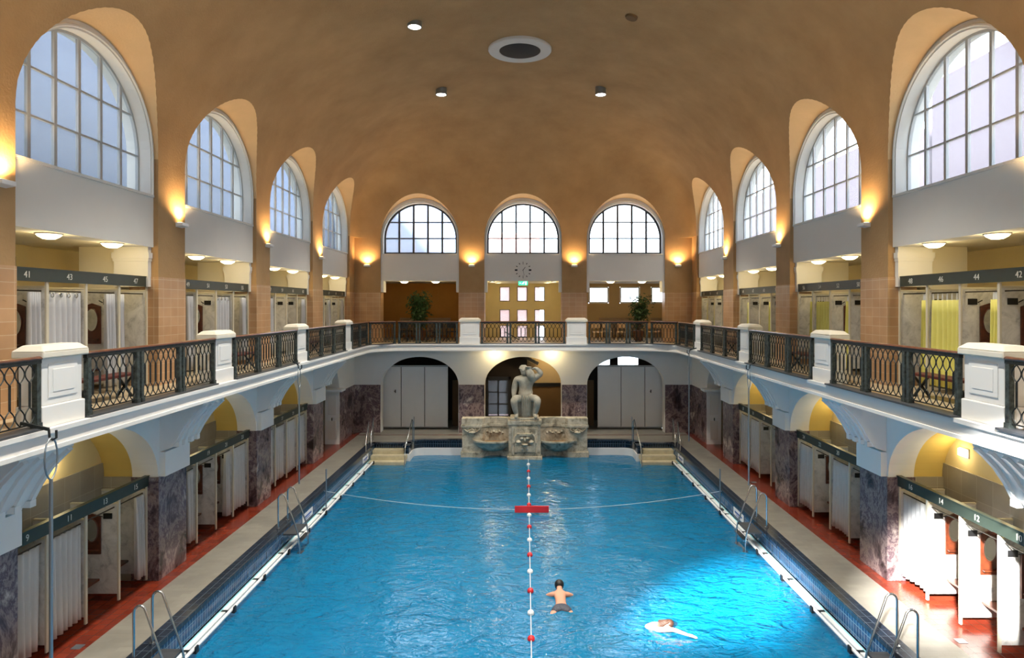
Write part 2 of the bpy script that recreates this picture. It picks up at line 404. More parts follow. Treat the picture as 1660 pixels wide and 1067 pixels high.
# ------------------------------------------------------------------ windows
WIN = [0]
def window(P, c, half, sill, spring, rise, cols, rows, d, frame='win_frame', fw=.05, rect_top=None):
    WIN[0] += 1
    root = empty('window_%d' % WIN[0], P(c, sill, d)); struct(root)
    inv = Matrix.Translation(-Vector(root.location))
    f = MB()
    top = arch(c, half, spring, rise) if rect_top is None else (lambda u: rect_top)
    us = [c-half*math.cos(PI*i/32) for i in range(33)] if rect_top is None else [c-half, c+half]
    def bar(p, q, ww=fw): f.bar(p, q, ww, ww)
    pth = [P(u, top(u), d) for u in us]
    for p, q in zip(pth, pth[1:]): f.bar(p, q, fw*1.3, fw*1.3)
    bar(P(c-half, sill, d), P(c+half, sill, d), fw*1.6)
    for u in (c-half, c+half): bar(P(u, sill, d), P(u, top(u), d), fw*1.3)
    m = MB()
    for i in range(1, cols):
        u = c-half+2*half*i/cols; m.bar(P(u, sill, d), P(u, top(u), d), fw*1.15, fw*1.4)
    for z in rows:
        if rect_top is None and z > spring:
            hw = half*math.sqrt(max(0, 1-((z-spring)/rise)**2))
        else: hw = half
        m.bar(P(c-hw, z, d), P(c+hw, z, d), fw*.9, fw*.7)
    g = MB()
    n = len(us)
    g.add([P(u, sill, d+.0) for u in us]+[P(u, top(u), d) for u in us], [(i, i+1, n+i+1, n+i) for i in range(n-1)])
    for mb, nm, mt in ((f, 'window_frame', frame), (m, 'glazing_bar', frame), (g, 'glass_pane', 'frosted')):
        if mb.v:
            o = mb.build(nm, mt, root); o.matrix_parent_inverse = inv
    return root

# ------------------------------------------------------------------ upper side walls
for sg, nm in ((-1, 'left'), (1, 'right')):
    P = side_P(sg)
    ochre = MB(); tiles = MB(); white = MB(); cream = MB()
    edges = [YN]+[v for b in BAYS for v in b]+[YE+.4]
    for a, b in zip(edges[::2], edges[1::2]):
        ochre.sbox(sg, W, 8.35, a, b, BT+.02, S)
        tiles.sbox(sg, W-.012, 8.36, a-.012, b+.012, GF, BT+.02)
        cream.sbox(sg, 8.35, 9.5, a+.1, b-.1, GF, LINT+.05)
    for (a, b) in BAYS:
        c, h = (a+b)/2, (b-a)/2
        plate(white, P, a, b, LINT, S+2.2, W+.10, 8.35, [arch_op(c, h-.11, SILL, S, 1.80)], outer=arch(c, h, S-.02, 2.0) if False else None)
        # rim moulding round the lunette opening
        pth = [P(u, arch(c, h-.06, S, 1.86)(u), W+.09) for u in [c-(h-.06)*math.cos(PI*i/40) for i in range(41)]]
        white.tube([P(c-h+.06, SILL, W+.09)]+pth+[P(c+h-.06, SILL, W+.09)], .03, 6)
        white.sbox(sg, W+.06, 8.35, a+.04, b-.04, SILL-.05, SILL)
        # white responds with a small capital at each jamb
        for y0, y1 in ((a, a+.12), (b-.12, b)):
            white.sbox(sg, 7.9, 8.62, y0, y1, GF+2.1, LINT); white.sbox(sg, 7.87, 8.66, y0-.03, y1+.03, LINT-.24, LINT-.12); white.sbox(sg, 7.885, 8.64, y0-.015, y1+.015, LINT-.3, LINT-.24)
    struct(ochre.build('wall_'+nm, 'ochre')); struct(tiles.build('wall_'+nm, 'peach_tile'))
    struct(white.build('wall_'+nm, 'upper_white', smooth=False)); 
    # gallery room behind: back wall with small high windows, ceiling
    back = MB(); plate(back, P, YN, YE+.4, GF, LINT+.05, 10.4, 10.7, [OP(y, y+.9, 6.25, 6.85) for b in BAYS for y in (b[0]+2.6,)])
    struct(back.build('wall_'+nm, 'cream')); struct(cream.build('wall_'+nm, 'pale_cream'))
    cl = MB(); cl.sbox(sg, 8.3, 10.7, YN, YE+5, LINT+.02, LINT+.2); struct(cl.build('ceiling', 'pale_cream'))
    for (a, b) in BAYS:
        c, h = (a+b)/2, (b-a)/2
        window(P, c, h-.12, SILL+.03, S, 1.78, 6, [SILL+.80, SILL+1.60], 8.12)
    for (a, b) in BAYS[1:]:
        window(P, a+3.05, .45, 6.25, 0, 0, 2, [], 10.5, rect_top=6.85)

# ------------------------------------------------------------------ end wall, upper level
ochre = MB(); tiles = MB(); white = MB()
xs = [-W-.6]+[v for b in ENDB for v in b]+[W+.6]
for a, b in zip(xs[::2], xs[1::2]):
    ochre.box(a, b, YE, YE+.6, BT, S); tiles.box(a-.012 if a > -8 else a, b+.012 if b < 8 else b, YE-.012, YE+.61, GF, BT)
for k, (a, b) in enumerate(ENDB):
    c, h = (a+b)/2, (b-a)/2
    plate(white, end_P, a, b, E+1.12, S+2.0, YE+.08, YE+.6, [arch_op(c, h-.11, E+2.37, S, 1.62)])
    rim = arch(c, h-.05, S, 1.70)
    pth = [end_P(u, rim(u), YE+.07) for u in [c-(h-.05)*math.cos(PI*i/40) for i in range(41)]]
    white.tube([end_P(c-h+.05, E+2.37, YE+.07)]+pth+[end_P(c+h-.05, E+2.37, YE+.07)], .03, 6)
    white.box(a+.03, b-.03, YE+.03, YE+.6, E+2.32, E+2.37)
    for x0, x1 in ((a, a+.13), (b-.13, b)): white.box(x0, x1, YE+.05, YE+.62, E+.6, E+1.12)
    window(end_P, c, h-.14, E+2.39, S, 1.60, 5, [E+3.1, E+3.85], YE+.38, frame='dark_frame', fw=.075)
struct(ochre.build('wall_end', 'ochre')); struct(tiles.build('wall_end', 'peach_tile')); struct(white.build('wall_end', 'upper_white'))
# near wall (behind the camera) with its three arched windows
nb = MB(); plate(nb, end_P, -10.7, 10.7, -.1, 14.6, YN-.5, YN, [arch_op((a+b)/2, 1.7, E+2.37, S, 1.7) for a, b in ENDB])
struct(nb.build('wall_near', 'ochre'))
# rooms behind the end arches, upper level
YR = 35.2
rm = MB()
plate(rm, end_P, -2.6, 2.6, GF, 7.3, YR, YR+.25,
      [OP(x-.27, x+.27, z0, z1) for x in (-.97, -.05, .87) for z0, z1 in ((GF, 4.78), (4.88, 5.62), (6.06, 6.82))])
struct(rm.build('wall_end', 'olive_wall'))
for x in (-.97, -.05, .87):
    for z0, z1 in ((GF+.02, 4.78), (4.88, 5.62), (6.06, 6.82)):
        window(end_P, x, .26, z0, 0, 0, 1, [], YR+.1, frame='dark_frame', fw=.04, rect_top=z1)
rm = MB(); plate(rm, end_P, 2.6, 8.6, GF, 7.3, YR, YR+.25, [OP(x, x+1.1, 5.95, 6.82) for x in (3.45, 5.1, 6.75)]); struct(rm.build('wall_end', 'tan_wall'))
for x in (3.45, 5.1, 6.75): window(end_P, x+.55, .5, 5.98, 0, 0, 1, [], YR+.1, frame='white_gloss', fw=.07, rect_top=6.8)
rm = MB(); rm.box(-8.6, -2.6, YR, YR+.25, GF, 7.3); rm.box(-6.1, -4.5, YR-.03, YR, 4.9, 6.8); struct(rm.build('wall_end', 'orange_wall'))
rm = MB()
for x in (-2.5, 2.35): rm.box(x, x+.15, YE+.6, YR, GF, 7.3)
for x in (-8.7, 8.55): rm.box(x, x+.15, YE+.6, YR, GF, 7.3)
struct(rm.build('wall_end', 'cream'))
rm = MB(); rm.box(-10.7, 10.7, YE+.55, YR+.3, 7.0, 7.3); struct(rm.build('ceiling', 'upper_white'))

# ------------------------------------------------------------------ gallery floor, fascia, ledge
R = 1.3
def corner(x, y, off):      # fillet path of the balcony edge (sg=+1), from side to end
    r = R; cx, cy = XB+off-r, YEB-off-r
    return
YEB = YE-1.3                # balcony front along the end wall
def edge_path(off):
    """plan of balcony edge at distance off into the pool side (negative = back)"""
    x = XB-off; y = YEB-off; r = 1.5
    pts = [(x, YN+.2)]+[(x, yy) for yy in (5, 10, 15, 20, 25)]
    pts += [(x-r+r*math.cos(t), y-r+r*math.sin(t)) for t in [PI/2*i/10 for i in range(11)]]
    return pts+[(-px, py) for px, py in pts[::-1]]
def band(mb, o0, o1, z0, z1, m=0):
    a, b = edge_path(o0), edge_path(o1); n = len(a)
    vs = [(x, y, z) for z in (z0, z1) for x, y in a]+[(x, y, z) for z in (z0, z1) for x, y in b]
    fs = []
    for i in range(n-1):
        fs += [(i, i+1, n+i+1, n+i), (2*n+i, 2*n+i+1, 3*n+i+1, 3*n+i), (n+i, n+i+1, 3*n+i+1, 3*n+i), (i, i+1, 2*n+i+1, 2*n+i)]
    fs += [(0, n, 3*n, 2*n), (n-1, 2*n-1, 4*n-1, 3*n-1)]
    mb.add(vs, fs, m)
fl = MB()
for sg in (-1, 1): fl.sbox(sg, XB-.0, 10.7, YN, YEB-1.5, FB+.02, GF); 
fl.box(-10.7, 10.7, YEB, YR+.3, FB+.02, GF)
for sg in (-1, 1):
    n = 10; pts = [(sg*XB, YEB-1.5)]+[(sg*(XB-1.5+1.5*math.cos(PI/2*i/n)), YEB-1.5+1.5*math.sin(PI/2*i/n)) for i in range(1, n+1)]+[(sg*(XB-1.5), YEB+.01), (sg*10.7, YEB+.01), (sg*10.7, YEB-1.5)]
    fl.prism(pts, lambda x, y: (x, y, FB+.02), lambda x, y: (x, y, GF))
fl.box(-10.7, 10.7, YN-.4, YN+.6, FB+.02, GF)
struct(fl.build('floor', 'gallery_tile'))
fa = MB(); band(fa, 0.0, .07, FB, GF-.05); band(fa, -1.18, .0, FB-.0, FB+.025); struct(fa.build('trim_1', 'white'))
fa = MB(); band(fa, -.02, .1, FB-.03, FB+.03); struct(fa.build('trim_2', 'white'))
lg = MB(); band(lg, -.22, .12, GF-.05, GF+.015); struct(lg.build('trim_3', 'white'))

# ------------------------------------------------------------------ lower walls: arcades, marble piers, recesses
MT = 2.2; AR = 1.36
for sg, nm in ((-1, 'left'), (1, 'right')):
    P = side_P(sg)
    low = MB(); ops = []
    for i, (a, b) in enumerate(BAYS):
        if i == 5: b = 28.1
        ops.append(arch_op((a+b)/2, (b-a)/2, -.04, MT, AR if i < 5 else 1.15))
    plate(low, P, YN, YE+.4, -.04, FB+.02, W, 8.3, ops)
    struct(low.build('wall_'+nm, 'white'))
    ye = [YN]+[v for b in BAYS for v in b]; ye[-1] = 28.1; ye.append(YE+.0)
    for a, b in zip(ye[::2], ye[1::2]):
        pm = MB(); pm.sbox(sg, W-.025, 8.32, a-.02, b+.02 if b < 30 else b, 0, MT)
        struct(pm.build('pillar_marble', 'dark_marble', bevel=.008))
    # recess shells
    back = MB(); dado = MB(); tun = MB()
    for i, (a, b) in enumerate(BAYS):
        if i == 5: b = 28.1
        c, h = (a+b)/2, (b-a)/2+.05
        D = 8.95
        us = [c-h*math.cos(PI*k/32) for k in range(33)]; f = arch(c, h, MT, (AR if i < 5 else 1.15)+.06)
        for u, v in zip(us, us[1:]):
            tun.add([P(u, f(u), 8.29), P(v, f(v), 8.29), P(v, f(v), D), P(u, f(u), D)], [(0, 1, 2, 3)])
            back.add([P(u, 2.5 if f(u) > 2.5 else MT, D), P(v, 2.5 if f(v) > 2.5 else MT, D), P(v, max(f(v), MT), D), P(u, max(f(u), MT), D)], [(0, 1, 2, 3)])
        dado.sbox(sg, D-.02, D+.1, a-.1, b+.1, 0, 2.5)
        for y0, y1 in ((a-.12, a-.0), (b+.0, b+.12)): dado.sbox(sg, 8.29, D, y0, y1, 0, MT)
        dado.sbox(sg, D-.03, D-.02, a, b, 2.47, 2.5)
    struct(back.build('wall_'+nm, 'cream')); struct(dado.build('wall_'+nm, 'dado_tile')); struct(tun.build('ceiling', 'yellow', smooth=40))
    # corbels
    for j, (a, b) in enumerate(zip(ye[2::2], ye[3::2])):
        if b > 30: b = a+.95
        c0, c1 = a+.06, b-.06
        if j == len(ye)//2-2: continue
        prof = [(8.0, 2.72), (7.70, 2.74), (7.52, 2.80), (7.40, 2.95), (7.28, 3.18), (7.12, 3.42), (6.95, 3.60), (6.82, 3.72), (6.80, 3.89), (8.0, 3.89)]
        cb = MB(); cb.prism(prof, lambda x, z: (sg*x, c0, z), lambda x, z: (sg*x, c1, z))
        cb.sbox(sg, 7.62, 7.9, c0-.02, c1+.02, MT, 2.72); cb.sbox(sg, 6.76, 7.8, c0-.03, c1+.03, 3.80, 3.90)
        for q in range(4):
            yy = c0+.1+(c1-c0-.2)*q/3
            for (x0, z0), (x1, z1) in zip(prof[3:7], prof[4:8]):
                cb.bar((sg*(x0-.01), yy, z0-.01), (sg*(x1-.01), yy, z1-.01), .09, .07)
            cb.sbox(sg, 7.36, 7.5, yy-.06, yy+.06, 2.82, 2.92)
        struct(cb.build('corbel', 'white_gloss'))
# end wall, lower level
low = MB(); plate(low, end_P, -W-.6, W+.6, -.04, FB+.02, YE, YE+.5, [arch_op((a+b)/2, (b-a)/2-.02, -.04, MT, 1.28) for a, b in ENDB]); struct(low.build('wall_end', 'white'))
for a, b in zip(xs[::2], xs[1::2]):
    pm = MB(); pm.box(max(a, -W)-.0, min(b, W)+.0, YE-.03, YE+.52, 0, MT); struct(pm.build('pillar_marble', 'dark_marble', bevel=.008))
# service spaces behind the lower end wall
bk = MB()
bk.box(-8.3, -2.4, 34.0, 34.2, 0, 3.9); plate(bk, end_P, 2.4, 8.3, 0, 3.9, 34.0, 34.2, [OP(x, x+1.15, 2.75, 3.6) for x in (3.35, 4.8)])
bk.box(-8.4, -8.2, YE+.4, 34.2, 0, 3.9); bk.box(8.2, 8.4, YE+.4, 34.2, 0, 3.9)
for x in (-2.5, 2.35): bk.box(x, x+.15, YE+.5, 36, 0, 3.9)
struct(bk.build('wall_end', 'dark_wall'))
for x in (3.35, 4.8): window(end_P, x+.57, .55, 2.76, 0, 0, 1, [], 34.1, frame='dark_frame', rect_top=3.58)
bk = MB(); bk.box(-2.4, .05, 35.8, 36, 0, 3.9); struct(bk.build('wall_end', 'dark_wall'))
bk = MB(); bk.box(.2, 2.4, 33.9, 34.1, 0, 1.8); struct(bk.build('wall_end', 'brown_wall'))
bk = MB(); bk.box(.2, 2.4, 33.9, 34.1, 1.8, 3.9); struct(bk.build('wall_end', 'beige_wall'))
bk = MB(); bk.box(.2, 2.4, 33.84, 33.9, 1.72, 1.9); struct(bk.build('trim_4', 'black_plate'))
# folding white panels in the two side arches
for sg, x0, x1 in ((-1, -6.9, -3.55), (1, 3.52, 6.9)):
    t = empty('folding_screen', ((x0+x1)/2, 31.6, 0)); tag(t, 'white folding panel screen behind the lower arch on the '+SIDE[sg], 'screen', 'white screens closing the end arches')
    for k in range(3):
        a = x0+(x1-x0)*k/3; b_ = x0+(x1-x0)*(k+1)/3
        p = MB(); p.box(a+.015-t.location.x, b_-.015-t.location.x, -.03, .03, .1, 2.93); p.build('panel', 'white_gloss', t, bevel=.006)
    p = MB(); hx = x0+.85 if sg < 0 else x1-.85
    p.box(hx-.02-t.location.x, hx+.02-t.location.x, -.06, -.03, 1.7, 1.85); p.box(hx-.05-t.location.x, hx+.01-t.location.x, -.08, -.06, 1.76, 1.79); p.build('latch', 'black_plate', t)
    p = MB(); p.box(x0-t.location.x, x1-t.location.x, -.06, .06, 2.93, 3.0); p.box(x0-t.location.x, x1-t.location.x, -.04, .04, .05, .1); p.build('track', 'win_frame', t)
# dark door beside each screen
for sg in (-1, 1):
    d = MB(); d.box(sg*3.22-.22, sg*3.22+.22, 32.4, 32.5, 0, 2.2); struct(d.build('door_1' if sg < 0 else 'door_2', 'brown_wall'))
# glazed door in the centre arch and the stair
t = struct(empty('door_3', (-1.24, 33.5, .1)))
dd = MB(); dd.box(-.62, -.5, -.04, .04, 0, 2.15); dd.box(.5, .62, -.04, .04, 0, 2.15); dd.box(-.62, .62, -.04, .04, 1.98, 2.15); dd.box(-.62, .62, -.04, .04, 0, .2); dd.build('door_frame', 'dark_frame', t)
dd = MB(); dd.box(-.03, .03, -.03, .03, .2, 1.98)
for z in (.79, 1.38): dd.box(-.5, .5, -.03, .03, z-.02, z+.02)
dd.build('glazing_bar', 'dark_frame', t)
dd = MB(); dd.add([(-.5, 0, .2), (.5, 0, .2), (.5, 0, 1.98), (-.5, 0, 1.98)], [(0, 1, 2, 3)]); dd.build('glass_pane', 'frosted', t)
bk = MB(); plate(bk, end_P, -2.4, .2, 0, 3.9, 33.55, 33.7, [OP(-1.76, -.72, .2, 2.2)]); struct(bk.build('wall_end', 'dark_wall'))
t = empty('staircase', (.0, 33.4, 2.2)); tag(t, 'dark staircase with thin balusters rising behind the seated stone statue', 'staircase')
dd = MB(); dd.bar((-.9, 0, 1.62), (.75, 0, .72), .5, .14); dd.build('stringer', 'black_plate', t)
dd = MB(); dd.bar((-.9, -.2, 2.32), (.8, -.2, 1.38), .05, .05); dd.build('handrail', 'dark_frame', t)
for k in range(9):
    x = -.8+.18*k; z = 1.64-.545*(x+.9)
    dd = MB(); dd.tube([(x, -.2, z), (x, -.2, z+.68)], .018, 6); dd.lathe([(0, .25), (.04, .32), (0, .4)], (x, -.2, z), 6); dd.build('baluster', 'beige_wall', t)

# ------------------------------------------------------------------ pool, deck
dk = MB()
PX = 6.3; PE = 29.0; PN = 3.5
for sg in (-1, 1): dk.sbox(sg, PX+.28, 7.45, YN, 31.6, -.3, 0)
dk.box(-PX-.3, PX+.3, PE+.02, 34.1, -.3, 0); dk.box(-PX-.3, PX+.3, YN, PN, -.3, 0)
struct(dk.build('floor', 'deck_tile'))
dk = MB()
for sg in (-1, 1): dk.sbox(sg, 7.45, 9.2, YN, 30.65, -.3, .0)
dk.box(-8, 8, 30.0, 30.10, -.02, .004)
struct(dk.build('floor', 'red_tile'))
def pool_path(off):
    """inner outline of the pool, +x side, from near to the fountain, moved outwards by off"""
    o = off
    pts = [(PX+o, PN-o), (PX+o, 28.3+o), (4.85-o*.0, 28.3+o)]
    return pts
cp = MB(); bt = MB(); nt = MB(); wb = MB(); gut = MB()
for sg in (-1, 1):
    cp.sbox(sg, PX-.03, PX+.28, PN-.2, 28.35, -.08, .012)
    bt.sbox(sg, PX, PX+.2, PN, 28.3, -.50, -.08)
    gut.sbox(sg, PX-.10, PX+.1, PN, 27.2, -.62, -.54)
    # fillet between the steps and the fountain wall
    r = .45; cx, cy = 4.75-r, 29.0-0
    path = [(4.75, 27.7), (4.75, 28.2)]+[(4.75-r+r*math.cos(t), 28.45+r*math.sin(t)) for t in [PI/2*i/8 for i in range(9)]]+[(2.6, 28.9)]
    def wallstrip(mb, z0, z1, grow=0.0, d=.2):
        n = len(path); out = []
        for i, (x, y) in enumerate(path):
            if i == 0: nx, ny = 1, 0
            elif i == n-1: nx, ny = 0, 1
            else:
                dx = path[i+1][0]-path[i-1][0]; dy = path[i+1][1]-path[i-1][1]; q = math.hypot(dx, dy); nx, ny = dy/q, -dx/q
            out.append((x-nx*grow, y-ny*grow, x+nx*d, y+ny*d))
        vs = []
        for z in (z0, z1):
            vs += [(sg*a, b_, z) for a, b_, c_, d_ in out]; vs += [(sg*c_, d_, z) for a, b_, c_, d_ in out]
        fs = []
        for i in range(n-1): fs += [(i, i+1, n+i+1, n+i), (2*n+i, 2*n+i+1, 3*n+i+1, 3*n+i), (i, i+1, 2*n+i+1, 2*n+i), (n+i, n+i+1, 3*n+i+1, 3*n+i)]
        fs += [(0, n, 3*n, 2*n), (n-1, 2*n-1, 4*n-1, 3*n-1)]
        mb.add(vs, fs)
    wallstrip(nt, -.33, -.05); wallstrip(cp, -.05, .012, .03, .25); wallstrip(wb, -2.4, -.33, .05)
    # dark riser over the steps and small cheek
    nt.sbox(sg, 4.75, PX+.05, 28.2, 28.4, -.2, -.04); cp.sbox(sg, 4.75, PX+.1, 28.18, 28.45, -.04, .012)
dk = MB(); 
for sg in (-1, 1): dk.sbox(sg, 4.7, PX+.3, 28.42, 29.05, -.3, 0)
dk.box(-4.75, 4.75, 28.95, 29.05, -.3, 0)
struct(dk.build('floor', 'deck_tile'))
struct(cp.build('trim_5', 'coping')); struct(bt.build('trim_6', 'blue_tile')); struct(nt.build('trim_7', 'navy_tile')); struct(wb.build('trim_8', 'white_gloss')); struct(gut.build('trim_9', 'white_gloss'))
pl = MB()
for sg in (-1, 1): pl.sbox(sg, PX, PX+.2, PN, 29.2, -2.6, -.46)
pl.box(-PX, PX, 28.98, 29.2, -2.6, -.3); pl.box(-PX, PX, PN-.2, PN, -2.6, -.1)
struct(pl.build('wall_pool', 'pool_wall'))
pf = MB(); pf.box(-PX-.1, PX+.1, PN-.1, 29.1, -2.7, -2.3); struct(pf.build('floor', 'pool_tile'))
wt = MB(); nx, ny = 60, 110
wt.add([(-PX+2*PX*i/nx, PN+(28.97-PN)*j/ny, WZ+.012*math.sin(3.1*i*.21+j*.5)*math.sin(j*.33-i*.4)) for j in range(ny+1) for i in range(nx+1)],
       [(j*(nx+1)+i, j*(nx+1)+i+1, (j+1)*(nx+1)+i+1, (j+1)*(nx+1)+i) for j in range(ny) for i in range(nx)])
wo = struct(wt.build('water', 'water', smooth=80))
if wo.data.polygons[0].normal.z < 0: wo.data.flip_normals()
# step flights at both far corners
for sg in (-1, 1):
    t = empty('pool_steps', (sg*5.55, 28.2, -.2)); tag(t, 'cream stone steps going down into the water on the '+SIDE[sg], 'steps')
    for k in range(7):
        z = -.16*k; y1 = 0-.40*k
        b_ = MB(); b_.box(-.74, .74, y1-.40, y1+.02, z-.16 if k < 6 else z-.16, z-.0); o = b_.build('step', 'step_stone', t, bevel=.015)
        b_ = MB(); b_.box(-.74, .74, y1-.375, y1-.35, z-.0, z+.003); b_.build('nosing', 'dark_slate', o)

# gutter tube with brackets
for sg in (-1, 1):
    t = empty('edge_tube', (sg*6.08, 16, -.50)); tag(t, 'white tube held on black brackets along the pool edge, '+SIDE[sg], 'pool edge rail')
    b_ = MB(); b_.tube([(0, PN-15.6, 0), (0, 10.9, 0)], .035, 8); b_.build('tube', 'white_float', t, smooth=60)
    y = -11.8
    while y < 10.9:
        b_ = MB(); b_.box(*sorted((sg*-.06, sg*.24)), y-.04, y+.04, -.07, -.035); b_.box(*sorted((sg*-.07, sg*-.04)), y-.05, y+.05, -.07, .06); b_.build('bracket', 'black_plate', t); y += 1.62

# ------------------------------------------------------------------ ladders
def ladder(sg, y0, sp, label):
    t = empty('pool_ladder', (sg*6.4, y0+sp/2, 0.012)); tag(t, label, 'ladder', None)
    for k in (-1, 1):
        y = k*sp/2
        pts = [(0, y, 0), (0, y, .78)]
        pts += [(-sg*(.10-.10*math.cos(q)), y, .78+.12*math.sin(q)) for q in [PI*.8*i/6 for i in range(1, 7)]]
        pts += [(-sg*.52, y, -.12), (-sg*.56, y, -.35), (-sg*.56, y, -1.9)]
        b_ = MB(); b_.tube(pts, .021, 10); b_.lathe([(0.021, .0), (.05, .0), (.05, .015), (.021, .02)], (0, y, 0), 12); b_.build('rail', 'steel', t, smooth=60)
    for q in range(4):
        b_ = MB(); b_.box(*sorted((-sg*.48, -sg*.62)), -sp/2, sp/2, -.36-.32*q, -.33-.32*q); b_.build('rung', 'steel', t)
    b_ = MB(); b_.box(*sorted((-sg*.14, -sg*.50)), -sp/2-.05, sp/2+.05, -.16, -.12); b_.build('platform', 'dark_slate', t)
ladder(-1, 10.95, .55, 'steel pool ladder nearer the camera on the grey-curtain side deck')
ladder(1, 10.80, .60, 'steel pool ladder nearer the camera on the sunlit yellow-curtain side')
ladder(-1, 17.4, .70, 'steel pool ladder halfway along the pool on the grey-curtain side')
ladder(1, 17.5, .75, 'steel pool ladder halfway along the pool on the yellow-curtain side')
# step handrails
for sg in (-1, 1):
    t = empty('step_handrail', (sg*6.35, 28.6, 0)); tag(t, 'bent steel handrail beside the wall side of the pool steps, '+SIDE[sg], 'handrail')
    for yy, nm in ((0, 'rail'), (-.9, 'rail')):
        b_ = MB(); b_.tube([(sg*.15, yy+.3, 0), (sg*.15, yy+.3, .85), (sg*.12, yy+.2, .95), (-sg*.02, yy-.9, .35), (-sg*.06, yy-1.0, -.2)], .02, 8); b_.build(nm, 'steel', t, smooth=60)
    t = empty('step_handrail', (sg*4.72, 28.2, 0)); tag(t, 'slim steel handrail beside the fountain side of the pool steps, '+SIDE[sg], 'handrail')
    b_ = MB(); b_.tube([(0, .3, 0), (0, .3, .9), (sg*.02, .2, .98), (sg*.04, -1.3, .1), (sg*.05, -1.5, -.9)], .02, 8); b_.build('rail', 'steel', t, smooth=60)
    b_ = MB(); b_.tube([(-sg*.12, -.1, 0), (-sg*.12, -.1, 1.15)], .014, 8); b_.build('post', 'steel', t, smooth=60)

# ------------------------------------------------------------------ rope posts, cross rope, red board, lane line
for sg in (-1, 1):
    t = empty('rope_post', (sg*6.15, 20.8, -.54)); tag(t, 'upright metal post holding the cross rope, '+SIDE[sg]+' of the pool', 'post')
    b_ = MB(); b_.tube([(0, 0, .0), (0, 0, 1.28)], .022, 8); b_.build('post', 'pole_metal', t, smooth=60)
    b_ = MB(); b_.box(-.10, .10, -.09, .09, -.0, .04); b_.build('foot', 'dark_slate', t)
t = empty('cross_rope', (0, 20.8, .05)); tag(t, 'thin sagging rope stretched across the pool between two metal posts', 'rope')
b_ = MB(); b_.tube([(6.2*(i/20-1), 0, -.58*(1-(i/20-1)**2)) for i in range(41)], .006, 6); b_.build('rope', 'rope', t, smooth=60)
b_ = MB(); b_.box(-.52, .54, -.02, .02, -.12, .09)
o = b_.build('red_board', 'red_float', bevel=.01); o.location = (.26, 20.72, WZ+.16); tag(o, 'flat red board hanging from the cross rope over the water', 'board')
t = empty('lane_line', (.12, 20, WZ)); tag(t, 'lane line of small red and white floats down the middle of the pool', 'lane line')
b_ = MB(); b_.tube([(.10*(i/20), -15.8+24*i/20, .015+.006*math.sin(i*2)) for i in range(21)], .009, 6); b_.build('rope', 'rope', t, smooth=60)
y = 28.1; k = 0
while y > 5:
    xx = .10*(y-4.2)/24
    b_ = MB(); b_.lathe([(0.012, -.07), (.05, -.06), (.072, -.02), (.072, .02), (.05, .06), (.012, .07)], (0, 0, 0), 12)
    b_.v = [(v[0]+xx, v[2]+y-20, v[1]+.02) for v in b_.v]
    b_.build('float', 'red_float' if k % 2 == 0 else 'white_float', t, smooth=60); y -= 1.085; k += 1

# ------------------------------------------------------------------ balustrade: pedestals and railings
def make_pedestal():
    t = empty('balcony_pedestal')                       # local: +x towards the pool, centred
    b_ = MB(); b_.box(-.32, .05, -.45, .45, 0, .30)
    b_.box(-.30, .02, -.42, .42, .30, .96); b_.build('shaft', 'white_gloss', t, bevel=.015)
    p = MB(); p.box(.02, .034, -.30, .30, .40, .88); p.build('panel', 'white_gloss', t, bevel=.012)
    p = MB(); p.box(.034, .042, -.22, .22, .48, .80); p.build('inner_panel', 'white_gloss', t, bevel=.02)
    c = MB(); c.box(-.36, .09, -.48, .48, .96, 1.06)
    a = [(-.36, -.48), (.09, -.48), (.09, .48), (-.36, .48)]; b2 = [(-.28, -.38), (.01, -.38), (.01, .38), (-.28, .38)]
    c.add([(x, y, 1.06) for x, y in a]+[(x, y, 1.14) for x, y in b2], [(0, 1, 5, 4), (1, 2, 6, 5), (2, 3, 7, 6), (3, 0, 4, 7), (4, 5, 6, 7)])
    c.build('cap', 'ped_cap', t, bevel=.02)
    return t
P0 = make_pedestal(); KIDS = {}
pedn = [0]
def place_ped(x, y, rz, label):
    bpy.context.view_layer.update()
    o = P0 if pedn[0] == 0 else copy_tree(P0)
    pedn[0] += 1
    o.location = (x, y, GF+.015); o.rotation_euler = (0, 0, rz); tag(o, label, 'pedestal', 'white balustrade pedestals of the gallery'); return o
PEDY = [(8.98+10.15)/2, (14.15+15.27)/2, (19.35+20.4)/2, (24.55+25.75)/2]
for sg in (-1, 1):
    for k, y in enumerate(PEDY):
        place_ped(sg*(XB+.03), y, 0 if sg < 0 else PI, 'white panelled balustrade pedestal, %s along the balcony from the camera, %s' % (ORD[k], SIDE[sg]))
for sg in (-1, 1):
    place_ped(sg*2.35, YEB-.0, -PI/2, 'white balustrade pedestal on the end balcony between clock bay and '+('dark plant bay' if sg < 0 else 'bright window bay'))
LAT = {}
def lattice(width, n):
    key = (round(width, 3), n)
    if key in LAT: return LAT[key]
    b_ = MB(); cw = width/n; r = .011
    def oval(cx, z0, z1):
        N_ = 8
        for s_ in (-1, 1):
            pts = [(0, cx+s_*(cw/2-.004)*math.sin(PI*i/N_), z0+(z1-z0)*i/N_) for i in range(N_+1)]
            b_.tube(pts, r, 4, caps=False)
    for i in range(n):
        cx = -width/2+cw*(i+.5)
        oval(cx, .66, .90); b_.tube([(0, cx, .66), (0, cx, .33)], .019, 4, caps=False); oval(cx, .10, .33)
        b_.tube([(0, cx-cw*.5, .70), (0, cx-cw*.5, .86)], .004, 4, caps=False) if False else None
    for i in range(n+1):
        cx = -width/2+cw*i
        b_.lathe([(0, -.03), (.018, 0), (0, .03)], (0, cx, .215), 4)
    b_.box(-.012, .012, -width/2, width/2, .085, .10); b_.box(-.012, .012, -width/2, width/2, .895, .915)
    LAT[key] = b_; return b_
